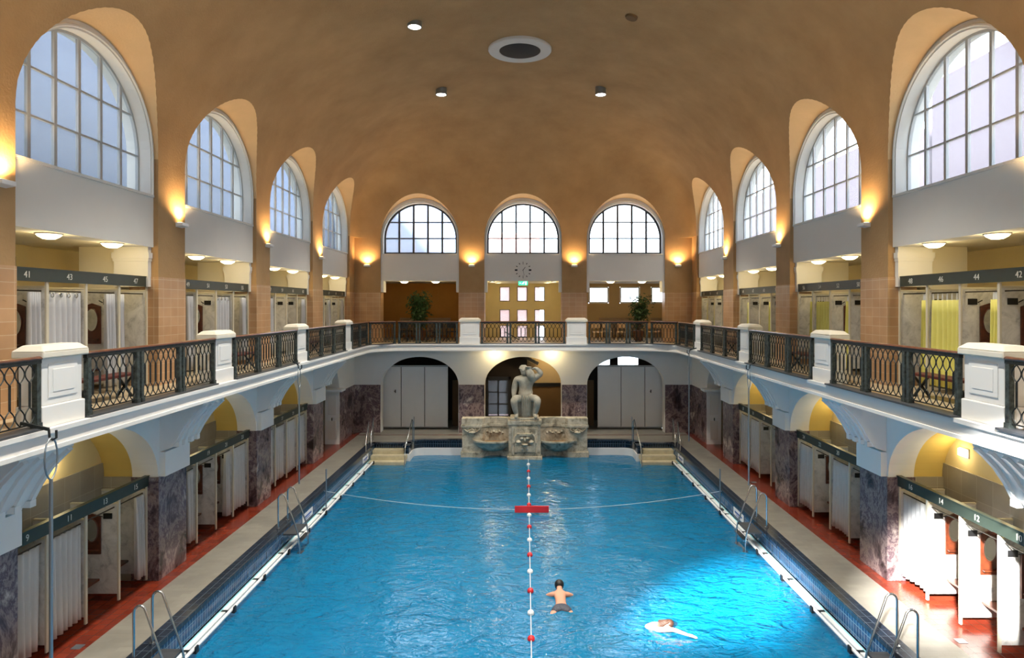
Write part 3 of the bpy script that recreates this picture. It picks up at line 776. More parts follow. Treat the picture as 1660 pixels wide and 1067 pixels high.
def railing(p0, p1, npan, label, cells=7):
    p0, p1 = Vector(p0), Vector(p1); L = (p1-p0).length; ang = math.atan2(p1.y-p0.y, p1.x-p0.x)
    c = (p0+p1)/2
    t = empty('balcony_railing', (c.x, c.y, GF+.015), ang-PI/2); tag(t, label, 'railing', 'iron railings round the gallery')
    b_ = MB(); b_.box(-.16, .10, -L/2, L/2, 0.0, .03); b_.build('sill', 'dark_slate', t)
    b_ = MB(); b_.box(-.03, .03, -L/2, L/2, .90, .955); b_.build('top_bar', 'iron', t)
    b_ = MB(); b_.tube([(0, -L/2, .97), (0, L/2, .97)], .04, 8); b_.v = [(x*1.15, y, .97+(z-.97)*.75) for x, y, z in b_.v]; b_.build('handrail', 'handrail_wood', t, smooth=60)
    posts = []; pw = .075; gap = .13
    posts.append(-L/2+.06); posts.append(L/2-.06)
    seg = L/npan
    spans = []; last = -L/2+.06+pw/2
    for k in range(1, npan):
        y = -L/2+seg*k; posts += [y-gap/2, y+gap/2]; spans.append((last, y-gap/2-pw/2)); last = y+gap/2+pw/2
    spans.append((last, L/2-.06-pw/2))
    for y in posts:
        b_ = MB(); b_.box(-pw/2, pw/2, y-pw/2, y+pw/2, .10, .90); b_.box(-.05, .05, y-.05, y+.05, .015, .10); b_.build('post', 'iron_post', t)
    for a, b2 in spans:
        src = lattice(b2-a, max(3, round((b2-a)/.165))); o = src.build('lattice_panel', 'iron', t); o.location = (0, (a+b2)/2, 0)
    return t
for sg in (-1, 1):
    ys = [PEDY[0]-5.2]+PEDY
    nm = ['beside the camera']+['in the %s bay' % w_ for w_ in ORD[:3]]
    for k in range(4):
        railing((sg*XB, ys[k]+.47, 0), (sg*XB, ys[k+1]-.47, 0), 3, 'black iron balcony railing with oval tracery %s, %s' % (nm[k], SIDE[sg]))
    railing((sg*XB, PEDY[3]+.47, 0), (sg*XB, YEB-1.1, 0), 2, 'short black iron railing from the last side pedestal toward the end balcony, '+SIDE[sg])
    railing((sg*(XB-.05), YEB-1.0, 0), (sg*(XB-1.0), YEB-.05, 0), 1, 'short diagonal iron railing across the balcony corner on the '+SIDE[sg])
    railing((sg*(XB-1.1), YEB, 0), (sg*2.85, YEB, 0), 3, 'iron railing of the end balcony in front of the '+('dark bay with the big plant' if sg < 0 else 'bay with light chairs'))
railing((-1.87, YEB, 0), (1.87, YEB, 0), 3, 'iron railing of the end balcony under the clock')

# ------------------------------------------------------------------ booths, curtains, mirrors
def text_mesh(txt, size):
    cu = bpy.data.curves.new('t', 'FONT'); cu.body = txt; cu.size = size; cu.align_x = 'CENTER'; cu.align_y = 'CENTER'; cu.extrude = .002
    o = bpy.data.objects.new('t', cu); C.objects.link(o)
    dg = bpy.context.evaluated_depsgraph_get(); dg.update()
    me = bpy.data.meshes.new_from_object(o.evaluated_get(dg)); bpy.data.objects.remove(o); me.materials.clear(); me.materials.append(M['number_paint'])
    return me
ONES = 'zero one two three four five six seven eight nine ten eleven twelve thirteen fourteen fifteen sixteen seventeen eighteen nineteen'.split()
TENS = ['', '', 'twenty', 'thirty', 'forty', 'fifty', 'sixty', 'seventy']
def word(n): return ONES[n] if n < 20 else TENS[n//10]+('-'+ONES[n % 10] if n % 10 else '')
def curtain(sg, y0, y1, x, ztop, zbot, matn, name, label, group, pleats=None, ties=False, rings=False):
    width = y1-y0; k = pleats or max(4, int(width/.14)); n = k*8
    rnd = random.Random(int(y0*1000)+sg)
    ph = rnd.random()*6
    t = empty(name, (sg*x, (y0+y1)/2, zbot)); tag(t, label, 'curtain', group)
    zt = ztop-(.12 if ties else 0)
    rows = 7; vs = []; H = zt-zbot
    amp = .045 if width > .5 else .06
    for r in range(rows+1):
        f = r/rows
        for i in range(n+1):
            u = i/n; a = amp*(1.25-.55*f)
            yy = (u-.5)*width*(1.0-.04*(1-f)*abs(math.sin(ph)))+.012*(1-f)*math.sin(u*9+ph)
            xx = a*math.sin(2*PI*k*u+.5*math.sin(u*5+ph))+.02*(1-f)*math.sin(u*7+ph*2)
            vs.append((xx, yy, H*f))
    b_ = MB(); b_.add(vs, [(r*(n+1)+i, r*(n+1)+i+1, (r+1)*(n+1)+i+1, (r+1)*(n+1)+i) for r in range(rows) for i in range(n)])
    o = b_.build('fabric', matn, t, smooth=80); sd = o.modifiers.new('thick', 'SOLIDIFY'); sd.thickness = .006
    if ties:
        for q in range(min(k, 7)+1):
            b_ = MB(); yy = -width/2+.02+(width-.04)*q/min(k, 7); b_.bar((0, yy-.015, H-.01), (0, yy, H+.14), .012, .012); b_.bar((0, yy+.015, H-.01), (0, yy, H+.14), .012, .012)
            b_.build('tie', 'white_float', t)
    if rings:
        for q in range(4):
            yy = -width/2+width*(q+.6)/4.4
            b_ = MB(); b_.tube([(-sg*(.05), yy+.035*math.cos(2*PI*i/14), H-.05+.035*math.sin(2*PI*i/14)) for i in range(14)], .009, 6, closed=True); b_.build('eyelet', 'steel', t, smooth=60)
    return t
def mirror(sg, x, y, z, label):
    t = empty('mirror', (sg*x, y, z)); tag(t, label, 'mirror', 'oval mirrors in the changing booths')
    b_ = MB(); b_.box(-.17, .17, -.0, .035, 0, .74); b_.prism([(-.17, .74), (.17, .74), (0, .80)], lambda a, b: (a, 0, b), lambda a, b: (a, .035, b)); b_.build('frame', 'mirror_wood', t, bevel=.006)
    b_ = MB(); N_ = 24; b_.add([(.12*math.cos(2*PI*i/N_), -.006, .47+.22*math.sin(2*PI*i/N_)) for i in range(N_)], [tuple(range(N_))]); b_.build('glass', 'mirror_glass', t)
    b_ = MB(); b_.tube([(.125*math.cos(2*PI*i/N_), -.006, .47+.225*math.sin(2*PI*i/N_)) for i in range(N_)], .01, 6, closed=True); b_.build('rim', 'mirror_wood', t, smooth=60)
    b_ = MB(); b_.box(-.15, .15, -.08, 0, .08, .10); b_.build('ledge', 'mirror_wood', t)
def booths(sg, bi, z0, numbers, states, level, cmat, ties):
    a, b = SHOW[bi]; L = b-a; sw = L/4; X0, X1 = 8.0, (8.93 if level == 'lower' else 9.15)
    top = z0+(1.92 if level == 'lower' else 2.0); bz0 = z0+(2.02 if level == 'lower' else 2.10); bz1 = bz0+.2
    gl = 'lower' if level == 'lower' else 'upper'
    t = empty('changing_booths', (sg*X0, (a+b)/2, z0))
    tag(t, 'row of marble changing booths in the %s %s bay on the %s' % (ORD[bi], gl, SIDE[sg]), 'changing booths', None)
    ox, oy = sg*X0, (a+b)/2
    def part(mb, name, m, **k): 
        mb.v = [(x-ox, y-oy, z-z0) for x, y, z in mb.v]; return mb.build(name, m, t, **k)
    p = MB(); p.sbox(sg, X0-.06, X0-.01, a, b, bz0, bz1); p.sbox(sg, X0-.07, X0+.03, a, b, bz1, bz1+.02); bd = part(p, 'number_board', 'board')
    for k in range(4):
        n = numbers[k]; me = text_mesh(str(n), .15)
        o = bpy.data.objects.new('number', me); C.objects.link(o); o.parent = bd
        yc = a+sw*(k+.5)
        o.location = (sg*(X0-.064)-ox, yc-oy, (bz0+bz1)/2-z0)
        # text lies in local xy: x -> along the wall, y -> up, facing the pool
        zx = Vector((-sg, 0, 0)); yx = Vector((0, 0, 1)); xx = yx.cross(zx)
        o.rotation_euler = Matrix((xx, yx, zx)).transposed().to_euler()
    for k in range(0, 5):
        yy = a+sw*k
        if k == 0: yy += .02
        if k == 4: yy -= .02
        p = MB(); p.sbox(sg, X0, X1, yy-.02, yy+.02, z0+.16, top); pp = part(p, 'partition', 'grey_marble')
        p = MB(); p.sbox(sg, X0-.01, X1, yy-.03, yy+.03, top, top+.035); p.sbox(sg, X0-.035, X0, yy-.03, yy+.03, z0+.03, bz0)
        q = part(p, 'edge_trim', 'partition_edge', bevel=.004)
        if k in (1, 2, 3):
            p = MB(); p.sbox(sg, X0+.10, X0+.27, yy-.035, yy-.02, top-.28, top-.17); pq = part(p, 'hook_plate', 'black_plate')
            p = MB(); p.bar((sg*(X0+.29), yy-.02, top-.24), (sg*(X0+.32), yy-.09, top-.20), .015, .015); part(p, 'hook', 'black_plate')
    if level == 'upper':
        p = MB(); p.sbox(sg, X1, X1+.04, a, b, z0, top+.0); part(p, 'back_panel', 'grey_marble')
    p = MB(); p.sbox(sg, X0+.35, X1-.02, a+.05, b-.05, z0+.42, z0+.46)
    part(p, 'bench_seat', 'mirror_wood')
    for k in range(4):
        p = MB(); p.tube([(sg*(X0+.06), a+sw*k+.03, top-.05), (sg*(X0+.06), a+sw*(k+1)-.03, top-.05)], .013, 6); part(p, 'curtain_rod', 'rod')
    for k in range(4):
        st = states[k]; y0, y1 = a+sw*k+.05, a+sw*(k+1)-.05; lab = word(numbers[k])
        col = 'yellow' if cmat == 'curtain_yellow' else ('pale grey' if level == 'upper' else 'white')
        for (u0, u1, desc) in {'c': [(0, 1, 'drawn right across')], 'f': [(.70, 1, 'pushed to the fountain end')], 'n': [(0, .24, 'pushed to the camera end')], 'h': [(.3, 1, 'drawn most of the way')], 'o': []}[st]:
            curtain(sg, y0+(y1-y0)*u0, y0+(y1-y0)*u1, X0+.06, top-.07, z0+.14, cmat, 'booth_curtain',
                    '%s curtain %s in booth %s, %s %s bay' % (col, desc, lab, gl, ORD[bi]),
                    '%s booth curtains, %s' % (gl, SIDE[sg]), pleats=None if u1-u0 > .5 else 5, ties=ties, rings=(level == 'upper' and not ties and st == 'c' and bi < 2))
        if bi < 2 and k < 3 and st in 'ofn' or (bi < 2 and st == 'h' and k < 3 and level == 'lower'):
            mirror(sg, X0+.48, a+sw*(k+1)-.06, z0+.95, 'oval mirror in wooden frame inside booth %s, %s %s bay' % (lab, gl, ORD[bi]))
ST_LL = ['ccof', 'fofc'.replace('f', 'f'), 'cccc', None]
ST_LR = ['nooc', 'ococ', 'oocc', None]
ST_UL = ['fcfn', 'focf', 'foof', 'ofof']
ST_UR = ['nnnc'[0:1]+'ncn', 'nncn', 'nnon', 'nonn']
for bi in range(4):
    if bi < 3:
        booths(-1, bi, 0, [9+8*bi+2*k for k in range(4)], ST_LL[bi], 'lower', 'curtain_white', False)
        booths(1, bi, 0, [10+8*bi+2*k for k in range(4)], ST_LR[bi], 'lower', 'curtain_white', False)
    booths(-1, bi, GF, [41+8*bi+2*k for k in range(4)], ST_UL[bi], 'upper', 'curtain_grey', False)
    booths(1, bi, GF, [42+8*bi+2*k for k in range(4)], ST_UR[bi], 'upper', 'curtain_yellow', True)
# fourth lower bay: white door with little canopy
for sg in (-1, 1):
    t = struct(empty('door_4' if sg < 0 else 'door_5', (sg*8.03, 28.04, 0)))
    b_ = MB(); b_.box(-.30, .30, -.03, .03, 0, 2.25); b_.build('door_panel', 'white_gloss', t)
    b_ = MB()
    for z in (.2, 1.25): b_.box(-.17, .17, -.045, -.03, z, z+.8)
    b_.build('door_moulding', 'upper_white', t, bevel=.01)
    b_ = MB(); b_.box(-.02, .02, -.07, -.03, 1.0, 1.12); b_.build('door_handle', 'steel', t)
    b_ = MB(); b_.sbox(sg, 7.45, 8.28, 27.35, 27.98, 2.28, 2.38); o = b_.build('canopy', 'white_gloss', bevel=.01); tag(o, 'small flat white canopy over the door in the fourth lower bay, '+SIDE[sg], 'canopy')

# ------------------------------------------------------------------ lamps
def point(loc, col, e, r=.08, parent=None):
    d = bpy.data.lights.new('lamp', 'POINT'); d.energy = e; d.color = col; d.shadow_soft_size = r
    o = bpy.data.objects.new('lamp_light', d); C.objects.link(o); o.location = loc
    if parent: o.parent = parent
    return o
def uplight(x, y, rz, label, e=26):
    t = empty('wall_uplight', (x, y, E+1.80), rz); tag(t, label, 'wall lamp', 'uplights on the gallery pillars')   # local: +x away from the wall
    b_ = MB(); b_.prism([(0, -.05), (.16, -.02), (.16, .05), (.0, .05)], lambda a, c: (a, -.14, c), lambda a, c: (a, .14, c)); b_.build('housing', 'lamp_white', t, bevel=.006)
    b_ = MB(); b_.box(.03, .13, -.11, .11, .05, .056); b_.build('lens', 'glow_up', t)
    d = bpy.data.lights.new('lamp', 'SPOT'); d.energy = e*4.5; d.color = (1, .64, .28); d.spot_size = 2.7; d.spot_blend = .9; d.shadow_soft_size = .06
    o = bpy.data.objects.new('uplight_lamp', d); C.objects.link(o); o.parent = t; o.location = (.17, 0, .12); o.rotation_euler = (PI, -.15, 0)
for sg in (-1, 1):
    for k, y in enumerate(PEDY):
        uplight(sg*W, y+.28, 0 if sg < 0 else PI, 'wall uplight on the %s gallery pillar from the camera, %s' % (ORD[k], SIDE[sg]))
for x, l_ in ((-7.15, 'corner pillar on the grey-curtain side'), (-2.36, 'pillar between the dark plant bay and clock bay'), (2.35, 'pillar between the clock bay and bright window bay'), (7.1, 'corner pillar on the yellow-curtain side')):
    uplight(x, YE, -PI/2, 'wall uplight on the end wall '+l_, 22)
def dome(x, y, z, label, r=.19, e=8, group='dome lamps under the gallery ceilings'):
    t = empty('dome_lamp', (x, y, z-.004)); tag(t, label, 'ceiling lamp', group)
    b_ = MB(); b_.lathe([(0, -.10), (r*.5, -.088), (r*.85, -.05), (r, -.015)], n=20); b_.build('shade', 'glow_warm', t, smooth=80)
    b_ = MB(); b_.lathe([(r, -.02), (r*1.08, -.015), (r*1.08, 0), (0, 0)], n=20); b_.build('rim', 'lamp_white', t)
    point((0, 0, -.2), (1, .74, .36), e, .1, t)
for sg in (-1, 1):
    for k, (a, b) in enumerate(SHOW):
        c = (a+b)/2
        for q, dy in enumerate((-.75, 1.0)):
            dome(sg*8.12, c+dy, LINT, 'glowing dome lamp over the %s upper bay booths, %s, %s of its pair' % (ORD[k], SIDE[sg], 'camera-end' if q == 0 else 'fountain-end'))
for x, l_ in ((-5.5, 'dark plant bay, corner side'), (-4.05, 'dark plant bay, clock side'), (4.05, 'bright window bay, clock side'), (5.5, 'bright window bay, corner side')):
    dome(x, YE+.25, 6.968, 'glowing dome lamp on the end gallery ceiling, '+l_)
dome(1.3, 32.6, 3.88, 'added dome lamp hidden on the ceiling of the stair hall behind the statue', .2, 45)  # lamp added out of view to lift the dark centre recess
for x in (-1.3, 1.3): dome(x, YE-.45, FB, 'glowing dome lamp under the end balcony above the fountain, '+('grey-curtain side' if x < 0 else 'yellow-curtain side'), .22, 13, 'lamps under the end balcony')
for sx in (-1, 1):
    for j, (x, y) in enumerate(((1.25, 33.6), (1.5, 32.2))):
        t = empty('ceiling_spot', (sx*x, y, 7.0)); tag(t, 'small round warm ceiling spot in the clock bay, %s, %s' % ('grey-curtain side' if sx < 0 else 'yellow-curtain side', 'by the windows' if j == 0 else 'by the railing'), 'ceiling lamp')
        b_ = MB(); b_.lathe([(0, -.03), (.12, -.03)], n=16); b_.build('lens', 'glow_warm', t); b_ = MB(); b_.lathe([(.12, -.035), (.15, -.02), (.15, 0)], n=16); b_.build('rim', 'lamp_white', t)
        point((0, 0, -.15), (1, .78, .4), 7, .08, t)
# box lamps in the lower recesses
for sg in (-1, 1):
    for bi in range(3):
        a, b = SHOW[bi]; c = (a+b)/2
        for q, dy in enumerate((-.1, 1.35)):
            if sg < 0 and q == 0: dy = .45
            if sg < 0 and q == 1: continue
            t = empty('recess_lamp', (sg*8.95, c+dy, 2.86)); tag(t, 'small glowing box lamp on the yellow recess wall, %s lower bay, %s%s' % (ORD[bi], SIDE[sg], '' if sg < 0 else (', camera end' if q == 0 else ', pillar end')), 'wall lamp', 'box lamps in the lower recesses')
            b_ = MB(); b_.sbox(sg, -.06, -.0, -.13, .13, -.07, .07); b_.build('shade', 'glow_warm', t, bevel=.01)
            b_ = MB(); b_.sbox(sg, -.02, .0, -.15, .15, -.09, .09); b_.build('back_plate', 'lamp_white', t)
            point((-sg*.2, 0, 0), (1, .80, .45), 4.5, .08, t)
# vault spots, empty hole, round vent
for x, y, z, l_ in ((-3.0, 18.4, 13.55, 'ceiling spotlight nearest the camera on the grey-curtain side of the vault'), (-2.95, 24.0, 13.45, 'small ceiling spotlight over the fountain end, grey-curtain side'), (2.80, 24.0, 13.45, 'small ceiling spotlight over the fountain end, yellow-curtain side')):
    t = empty('ceiling_spotlight', (x, y, z)); tag(t, l_.replace('nearest', 'nearer'), 'spotlight')
    b_ = MB(); b_.lathe([(.17, -.02), (.20, -.02), (.20, .6), (0, .6)], n=20); b_.build('housing', 'pole_metal', t, smooth=50)
    b_ = MB(); b_.lathe([(0, -.025), (.18, -.0)], n=20); b_.build('lens', 'glow_white', t)
    d = bpy.data.lights.new('lamp', 'SPOT'); d.energy = 1500; d.spot_size = 1.5; d.spot_blend = .5; d.color = (1, .93, .8); d.shadow_soft_size = .12
    o = bpy.data.objects.new('spot_lamp', d); C.objects.link(o); o.parent = t; o.location = (0, 0, -.08)
for sg in (-1, 1):  # extra spotlight pairs out of view, added to brighten the water and deck
    for y, l_ in ((13.0, 'above the water before the swimmers'), (8.0, 'above the near end of the pool'), (3.0, 'above the camera balcony')):
        t = empty('ceiling_spotlight', (sg*3.0, y, 13.5)); tag(t, 'added unseen ceiling spotlight high %s, %s of the vault' % (l_, SIDE[sg]), 'spotlight')
        b_ = MB(); b_.lathe([(.17, -.02), (.20, -.02), (.20, .6), (0, .6)], n=20); b_.build('housing', 'pole_metal', t, smooth=50)
        b_ = MB(); b_.lathe([(0, -.025), (.18, -.0)], n=20); b_.build('lens', 'glow_white', t)
        d = bpy.data.lights.new('lamp', 'SPOT'); d.energy = 1500; d.spot_size = 1.5; d.spot_blend = .5; d.color = (1, .93, .8); d.shadow_soft_size = .12
        o = bpy.data.objects.new('spot_lamp', d); C.objects.link(o); o.parent = t; o.location = (0, 0, -.08)
t = empty('ceiling_socket', (2.92, 18.0, 13.62)); tag(t, 'dark empty round lamp hole in the vault', 'lamp hole')
t.rotation_euler = (0, -.42, 0) if False else (0, .30, 0)
b_ = MB(); b_.lathe([(0, -.03), (.15, -.03), (.17, 0), (.17, .1)], n=20); b_.build('collar', 'brown_wall', t)
t = empty('round_vent', (-.1, 21.0, 13.90)); tag(t, 'round dark ventilation grille with white ring at the crown of the vault', 'vent')
b_ = MB(); b_.lathe([(.64, -.02), (.66, -.05), (.98, -.05), (1.0, -.02), (1.0, .3)], n=48); b_.build('ring', 'vent_white', t, smooth=30)
b_ = MB(); b_.lathe([(0, -.10), (.4, -.09), (.66, -.03)], n=48); b_.build('grille', 'vent_dark', t, smooth=80)

# ------------------------------------------------------------------ clock, exit sign, tile signs
t = empty('wall_clock', (0, YE+.075, E+1.62)); tag(t, 'wall clock of loose black hour marks on the white wall', 'clock')
for k in range(12):
    a_ = 2*PI*k/12; big = k % 3 == 0; r0, r1 = (.26, .38) if big else (.30, .37)
    b_ = MB(); b_.bar((r0*math.sin(a_), -.012, r0*math.cos(a_)), (r1*math.sin(a_), -.012, r1*math.cos(a_)), .02, .075 if big else .035)
    b_.build('hour_mark', 'black_plate', t)
for nm, a_, ln in (('hour_hand', .62, .17), ('minute_hand', 2.95, .26)):
    b_ = MB(); b_.bar((-.04*math.sin(a_), -.025, -.04*math.cos(a_)), (ln*math.sin(a_), -.025, ln*math.cos(a_)), .01, .022); b_.build(nm, 'black_plate', t)
t = empty('exit_sign', (0.0, YE+.5, 6.78)); tag(t, 'green lit escape sign with white running figure under the clock', 'exit sign')
b_ = MB(); b_.box(-.22, .22, -.03, .03, -.0, .20); b_.build('box', 'glow_exit', t, bevel=.008)
b_ = MB()
b_.bar((-.02, -.035, .10), (.03, -.035, .145), .006, .03); b_.bar((-.02, -.035, .10), (.03, -.035, .06), .006, .02); b_.bar((-.02, -.035, .10), (-.06, -.035, .05), .006, .02)
b_.bar((.03, -.035, .14), (.07, -.035, .11), .006, .014); b_.lathe([(0, -.014), (.018, 0), (0, .014)], (.05, -.036, .165), 8); b_.box(.10, .16, -.036, -.032, .03, .17); b_.bar((-.17, -.035, .1), (-.10, -.035, .1), .006, .02)
b_.build('pictogram', 'glow_exit_white', t)
b_ = MB(); b_.box(-.01, .01, -.01, .01, .2, .3); b_.build('hanger', 'win_frame', t)
for sg in (-1, 1):
    for j, y in enumerate((19.45, 26.6)):
        t = empty('depth_sign', (sg*(PX-.004), y, -.27)); tag(t, 'small white sign on the pool edge tiles, %s, %s' % ('beside the rope post' if j == 0 else 'near the pool steps', SIDE[sg]), 'sign')
        b_ = MB(); b_.sbox(sg, -.012, 0, -.45, .45, -.11, .11); b_.build('plate', 'sign_white', t)
        b_ = MB(); b_.sbox(sg, -.016, -.012, -.32, .32, -.02, .03); b_.sbox(sg, -.016, -.012, -.2, .2, -.07, -.05); b_.build('lettering', 'sign_blue', t)

# ------------------------------------------------------------------ hanging poles with rings on hooks
def rescue_pole(sg, y, x, Lp, label, zt):
    t = empty('wall_hook', (sg*XB, y, zt)); tag(t, 'dark iron hook bracket carrying a hanging pole, '+label, 'hook')
    dx = x-XB
    b_ = MB(); b_.bar((0, 0, .04), (sg*(dx+.03), 0, -.04), .03, .04); b_.tube([(sg*(dx+.03), 0, -.04), (sg*(dx+.02), 0, -.14), (sg*(dx-.02), 0, -.18), (sg*(dx-.07), 0, -.15), (sg*(dx-.07), 0, -.05)], .015, 6)
    b_.build('arm', 'iron', t)
    t = empty('rescue_pole', (sg*x, y, zt-.16)); tag(t, 'long grey rescue pole with loop hanging '+label, 'rescue pole')
    b_ = MB(); N_ = 16
    b_.tube([(0, .0, -.55)]+[(0, .10*math.sin(2*PI*i/N_)*(1 if i < 20 else 1)*1.2, -.26-.27*math.cos(PI+2*PI*i/N_)*-1) for i in range(1, N_)]+[(0, 0, -.55)], .012, 6); b_.build('loop', 'pole_metal', t, smooth=60)
    b_ = MB(); b_.tube([(0, 0, -.53), (0, 0, -Lp)], .024, 8); b_.build('shaft', 'pole_metal', t, smooth=60)
rescue_pole(-1, 8.75, 6.20, 2.9, 'beside the first balcony pedestal, grey-curtain side', GF+.12)
rescue_pole(-1, 19.1, 6.42, 3.3, 'at the third balcony pedestal, grey-curtain side', GF+.05)
rescue_pole(1, 18.95, 6.42, 3.3, 'at the third balcony pedestal, yellow-curtain side', GF+.05)
rescue_pole(1, 25.3, 6.3, 3.35, 'at the fourth balcony pedestal, yellow-curtain side', GF+.05)
# floor drains
for sg, x, y in ((-1, 7.62, 11.4), (1, 7.62, 11.6), (1, 7.62, 22)):
    b_ = MB(); b_.box(-.08, .08, -.08, .08, 0, .006); o = b_.build('floor_drain', 'pole_metal'); o.location = (sg*x, y, 0); tag(o, 'small square metal drain in the red floor tiles, %s%s' % (SIDE[sg], ', by the far booths' if y > 20 else ', by the first booths'), 'drain')

# ------------------------------------------------------------------ fountain
FX = .07
t = empty('fountain', (FX, 28.5, WZ-.1)); tag(t, 'weathered stone fountain with curved wings, two shell basins and carved mask', 'fountain')
fz = WZ-.1
def FP(mb, nm, m, **k):
    mb.v = [(x-FX, y-28.5, z-fz) for x, y, z in mb.v]; return mb.build(nm, m, t, **k)
ped = MB(); ped.box(FX-.68, FX+.68, 28.05, 28.95, -1.0, .80); ped.box(FX-.74, FX+.74, 27.98, 29.0, -1.0, -.52)
FP(ped, 'pedestal', 'stone', bevel=.02)
ped = MB(); ped.box(FX-.72, FX+.72, 28.0, 29.0, .80, 1.0); ped.box(FX-.62, FX+.60, 28.05, 29.0, 1.0, 1.10); FP(ped, 'cornice', 'stone', bevel=.03)
ped = MB(); ped.box(FX-.45, FX+.45, 28.0, 28.06, -.35, .70); ped.box(FX-.55, FX-.45, 27.99, 28.06, -.45, .72); ped.box(FX+.45, FX+.55, 27.99, 28.06, -.45, .72); FP(ped, 'relief_panel', 'stone', bevel=.02)
mk = MB()
mk.box(FX-.26, FX+.26, 27.90, 28.02, .38, .46)                                    # brow
for sx in (-1, 1):
    mk.lathe([(0, -.08), (.07, -.04), (.09, 0), (.07, .04), (0, .08)], (FX+sx*.12, 27.97, .26), 12)
    mk.lathe([(0, -.10), (.09, -.05), (.12, 0), (.09, .05), (0, .1)], (FX+sx*.26, 27.99, .10), 12)
    mk.tube([(FX+sx*.1, 27.95, .34), (FX+sx*.3, 27.97, .46), (FX+sx*.42, 27.99, .30), (FX+sx*.46, 27.99, .05)], .045, 8)
mk.lathe([(0, -.12), (.05, -.08), (.05, .05), (.02, .12)], (FX, 27.93, .18), 10)
mk.lathe([(0, -.07), (.12, -.04), (.14, 0), (.12, .04), (0, .07)], (FX, 27.97, .0), 14)
mk.box(FX-.28, FX+.28, 27.94, 28.02, -.30, -.06)
FP(mk, 'carved_mask', 'stone', smooth=50)
sp = MB()
for sx in (-.10, .10): sp.tube([(FX+sx, 28.0, -.2), (FX+sx, 27.88, -.2)], .03, 10)
FP(sp, 'spout', 'pole_metal')
for sx in (-1, 1):
    # wing wall: outer post + concave bay
    wg = MB(); xo0, xo1 = 1.75, 2.70
    def wing(off, z0, z1, m=0):
        pts = [(.66, 28.55-off), (.9, 28.70-off), (1.2, 28.83-off), (1.5, 28.80-off), (1.72, 28.66-off), (1.8, 28.52-off), (1.85, 28.48-off), (2.68+off, 28.48-off), (2.68+off, 28.95), (.66, 28.95)]
        wg.prism(pts, lambda x, y: (FX+sx*x, y, z0), lambda x, y: (FX+sx*x, y, z1))
    wing(0, -1.0, .62); wing(.05, .62, .74); wing(.02, .74, 1.02); wing(.06, -1.0, -.42)
    FP(wg, 'wing_wall', 'stone', bevel=.015)
    ca = MB()
    ca.lathe([(0, -.09), (.12, -.05), (.16, 0), (.12, .06), (0, .1)], (FX+sx*2.25, 28.46, .42), 14)
    for q in range(5): ca.lathe([(0, -.04), (.05, 0), (0, .05)], (FX+sx*(1.95+.15*q), 28.47, .58-.05*math.sin(q*1.2)), 8)
    ca.tube([(FX+sx*1.9, 28.46, .56), (FX+sx*2.05, 28.43, .44), (FX+sx*2.25, 28.42, .56), (FX+sx*2.45, 28.43, .44), (FX+sx*2.6, 28.46, .56)], .03, 8)
    for q in range(6): ca.lathe([(0, -.07), (.07, 0), (0, .07)], (FX+sx*(.95+.13*q), 28.74+.02*math.sin(q), .36+.05*(q % 2)), 8)
    FP(ca, 'carved_ornament', 'stone', smooth=50)
    bs = MB(); bs.lathe([(.15, -.42), (.45, -.36), (.72, -.18), (.84, 0.0), (.90, .02), (.90, .09), (.80, .09), (.72, -.02), (0, -.04)], (FX+sx*1.38, 28.72, 0.0), 28, 0, PI, 2*PI)
    bs.v = [(x, 28.72+(y-28.72)*.72, z) for x, y, z in bs.v]
    FP(bs, 'shell_basin', 'stone', smooth=50)
    bs = MB(); bs.lathe([(.0, .02), (.78, .02)], (FX+sx*1.38, 28.72, 0.0), 24, 0, PI, 2*PI); bs.v = [(x, 28.72+(y-28.72)*.72, z) for x, y, z in bs.v]
    FP(bs, 'rusty_bowl', 'basin_rust')
for sp_ in (0,):
    pass

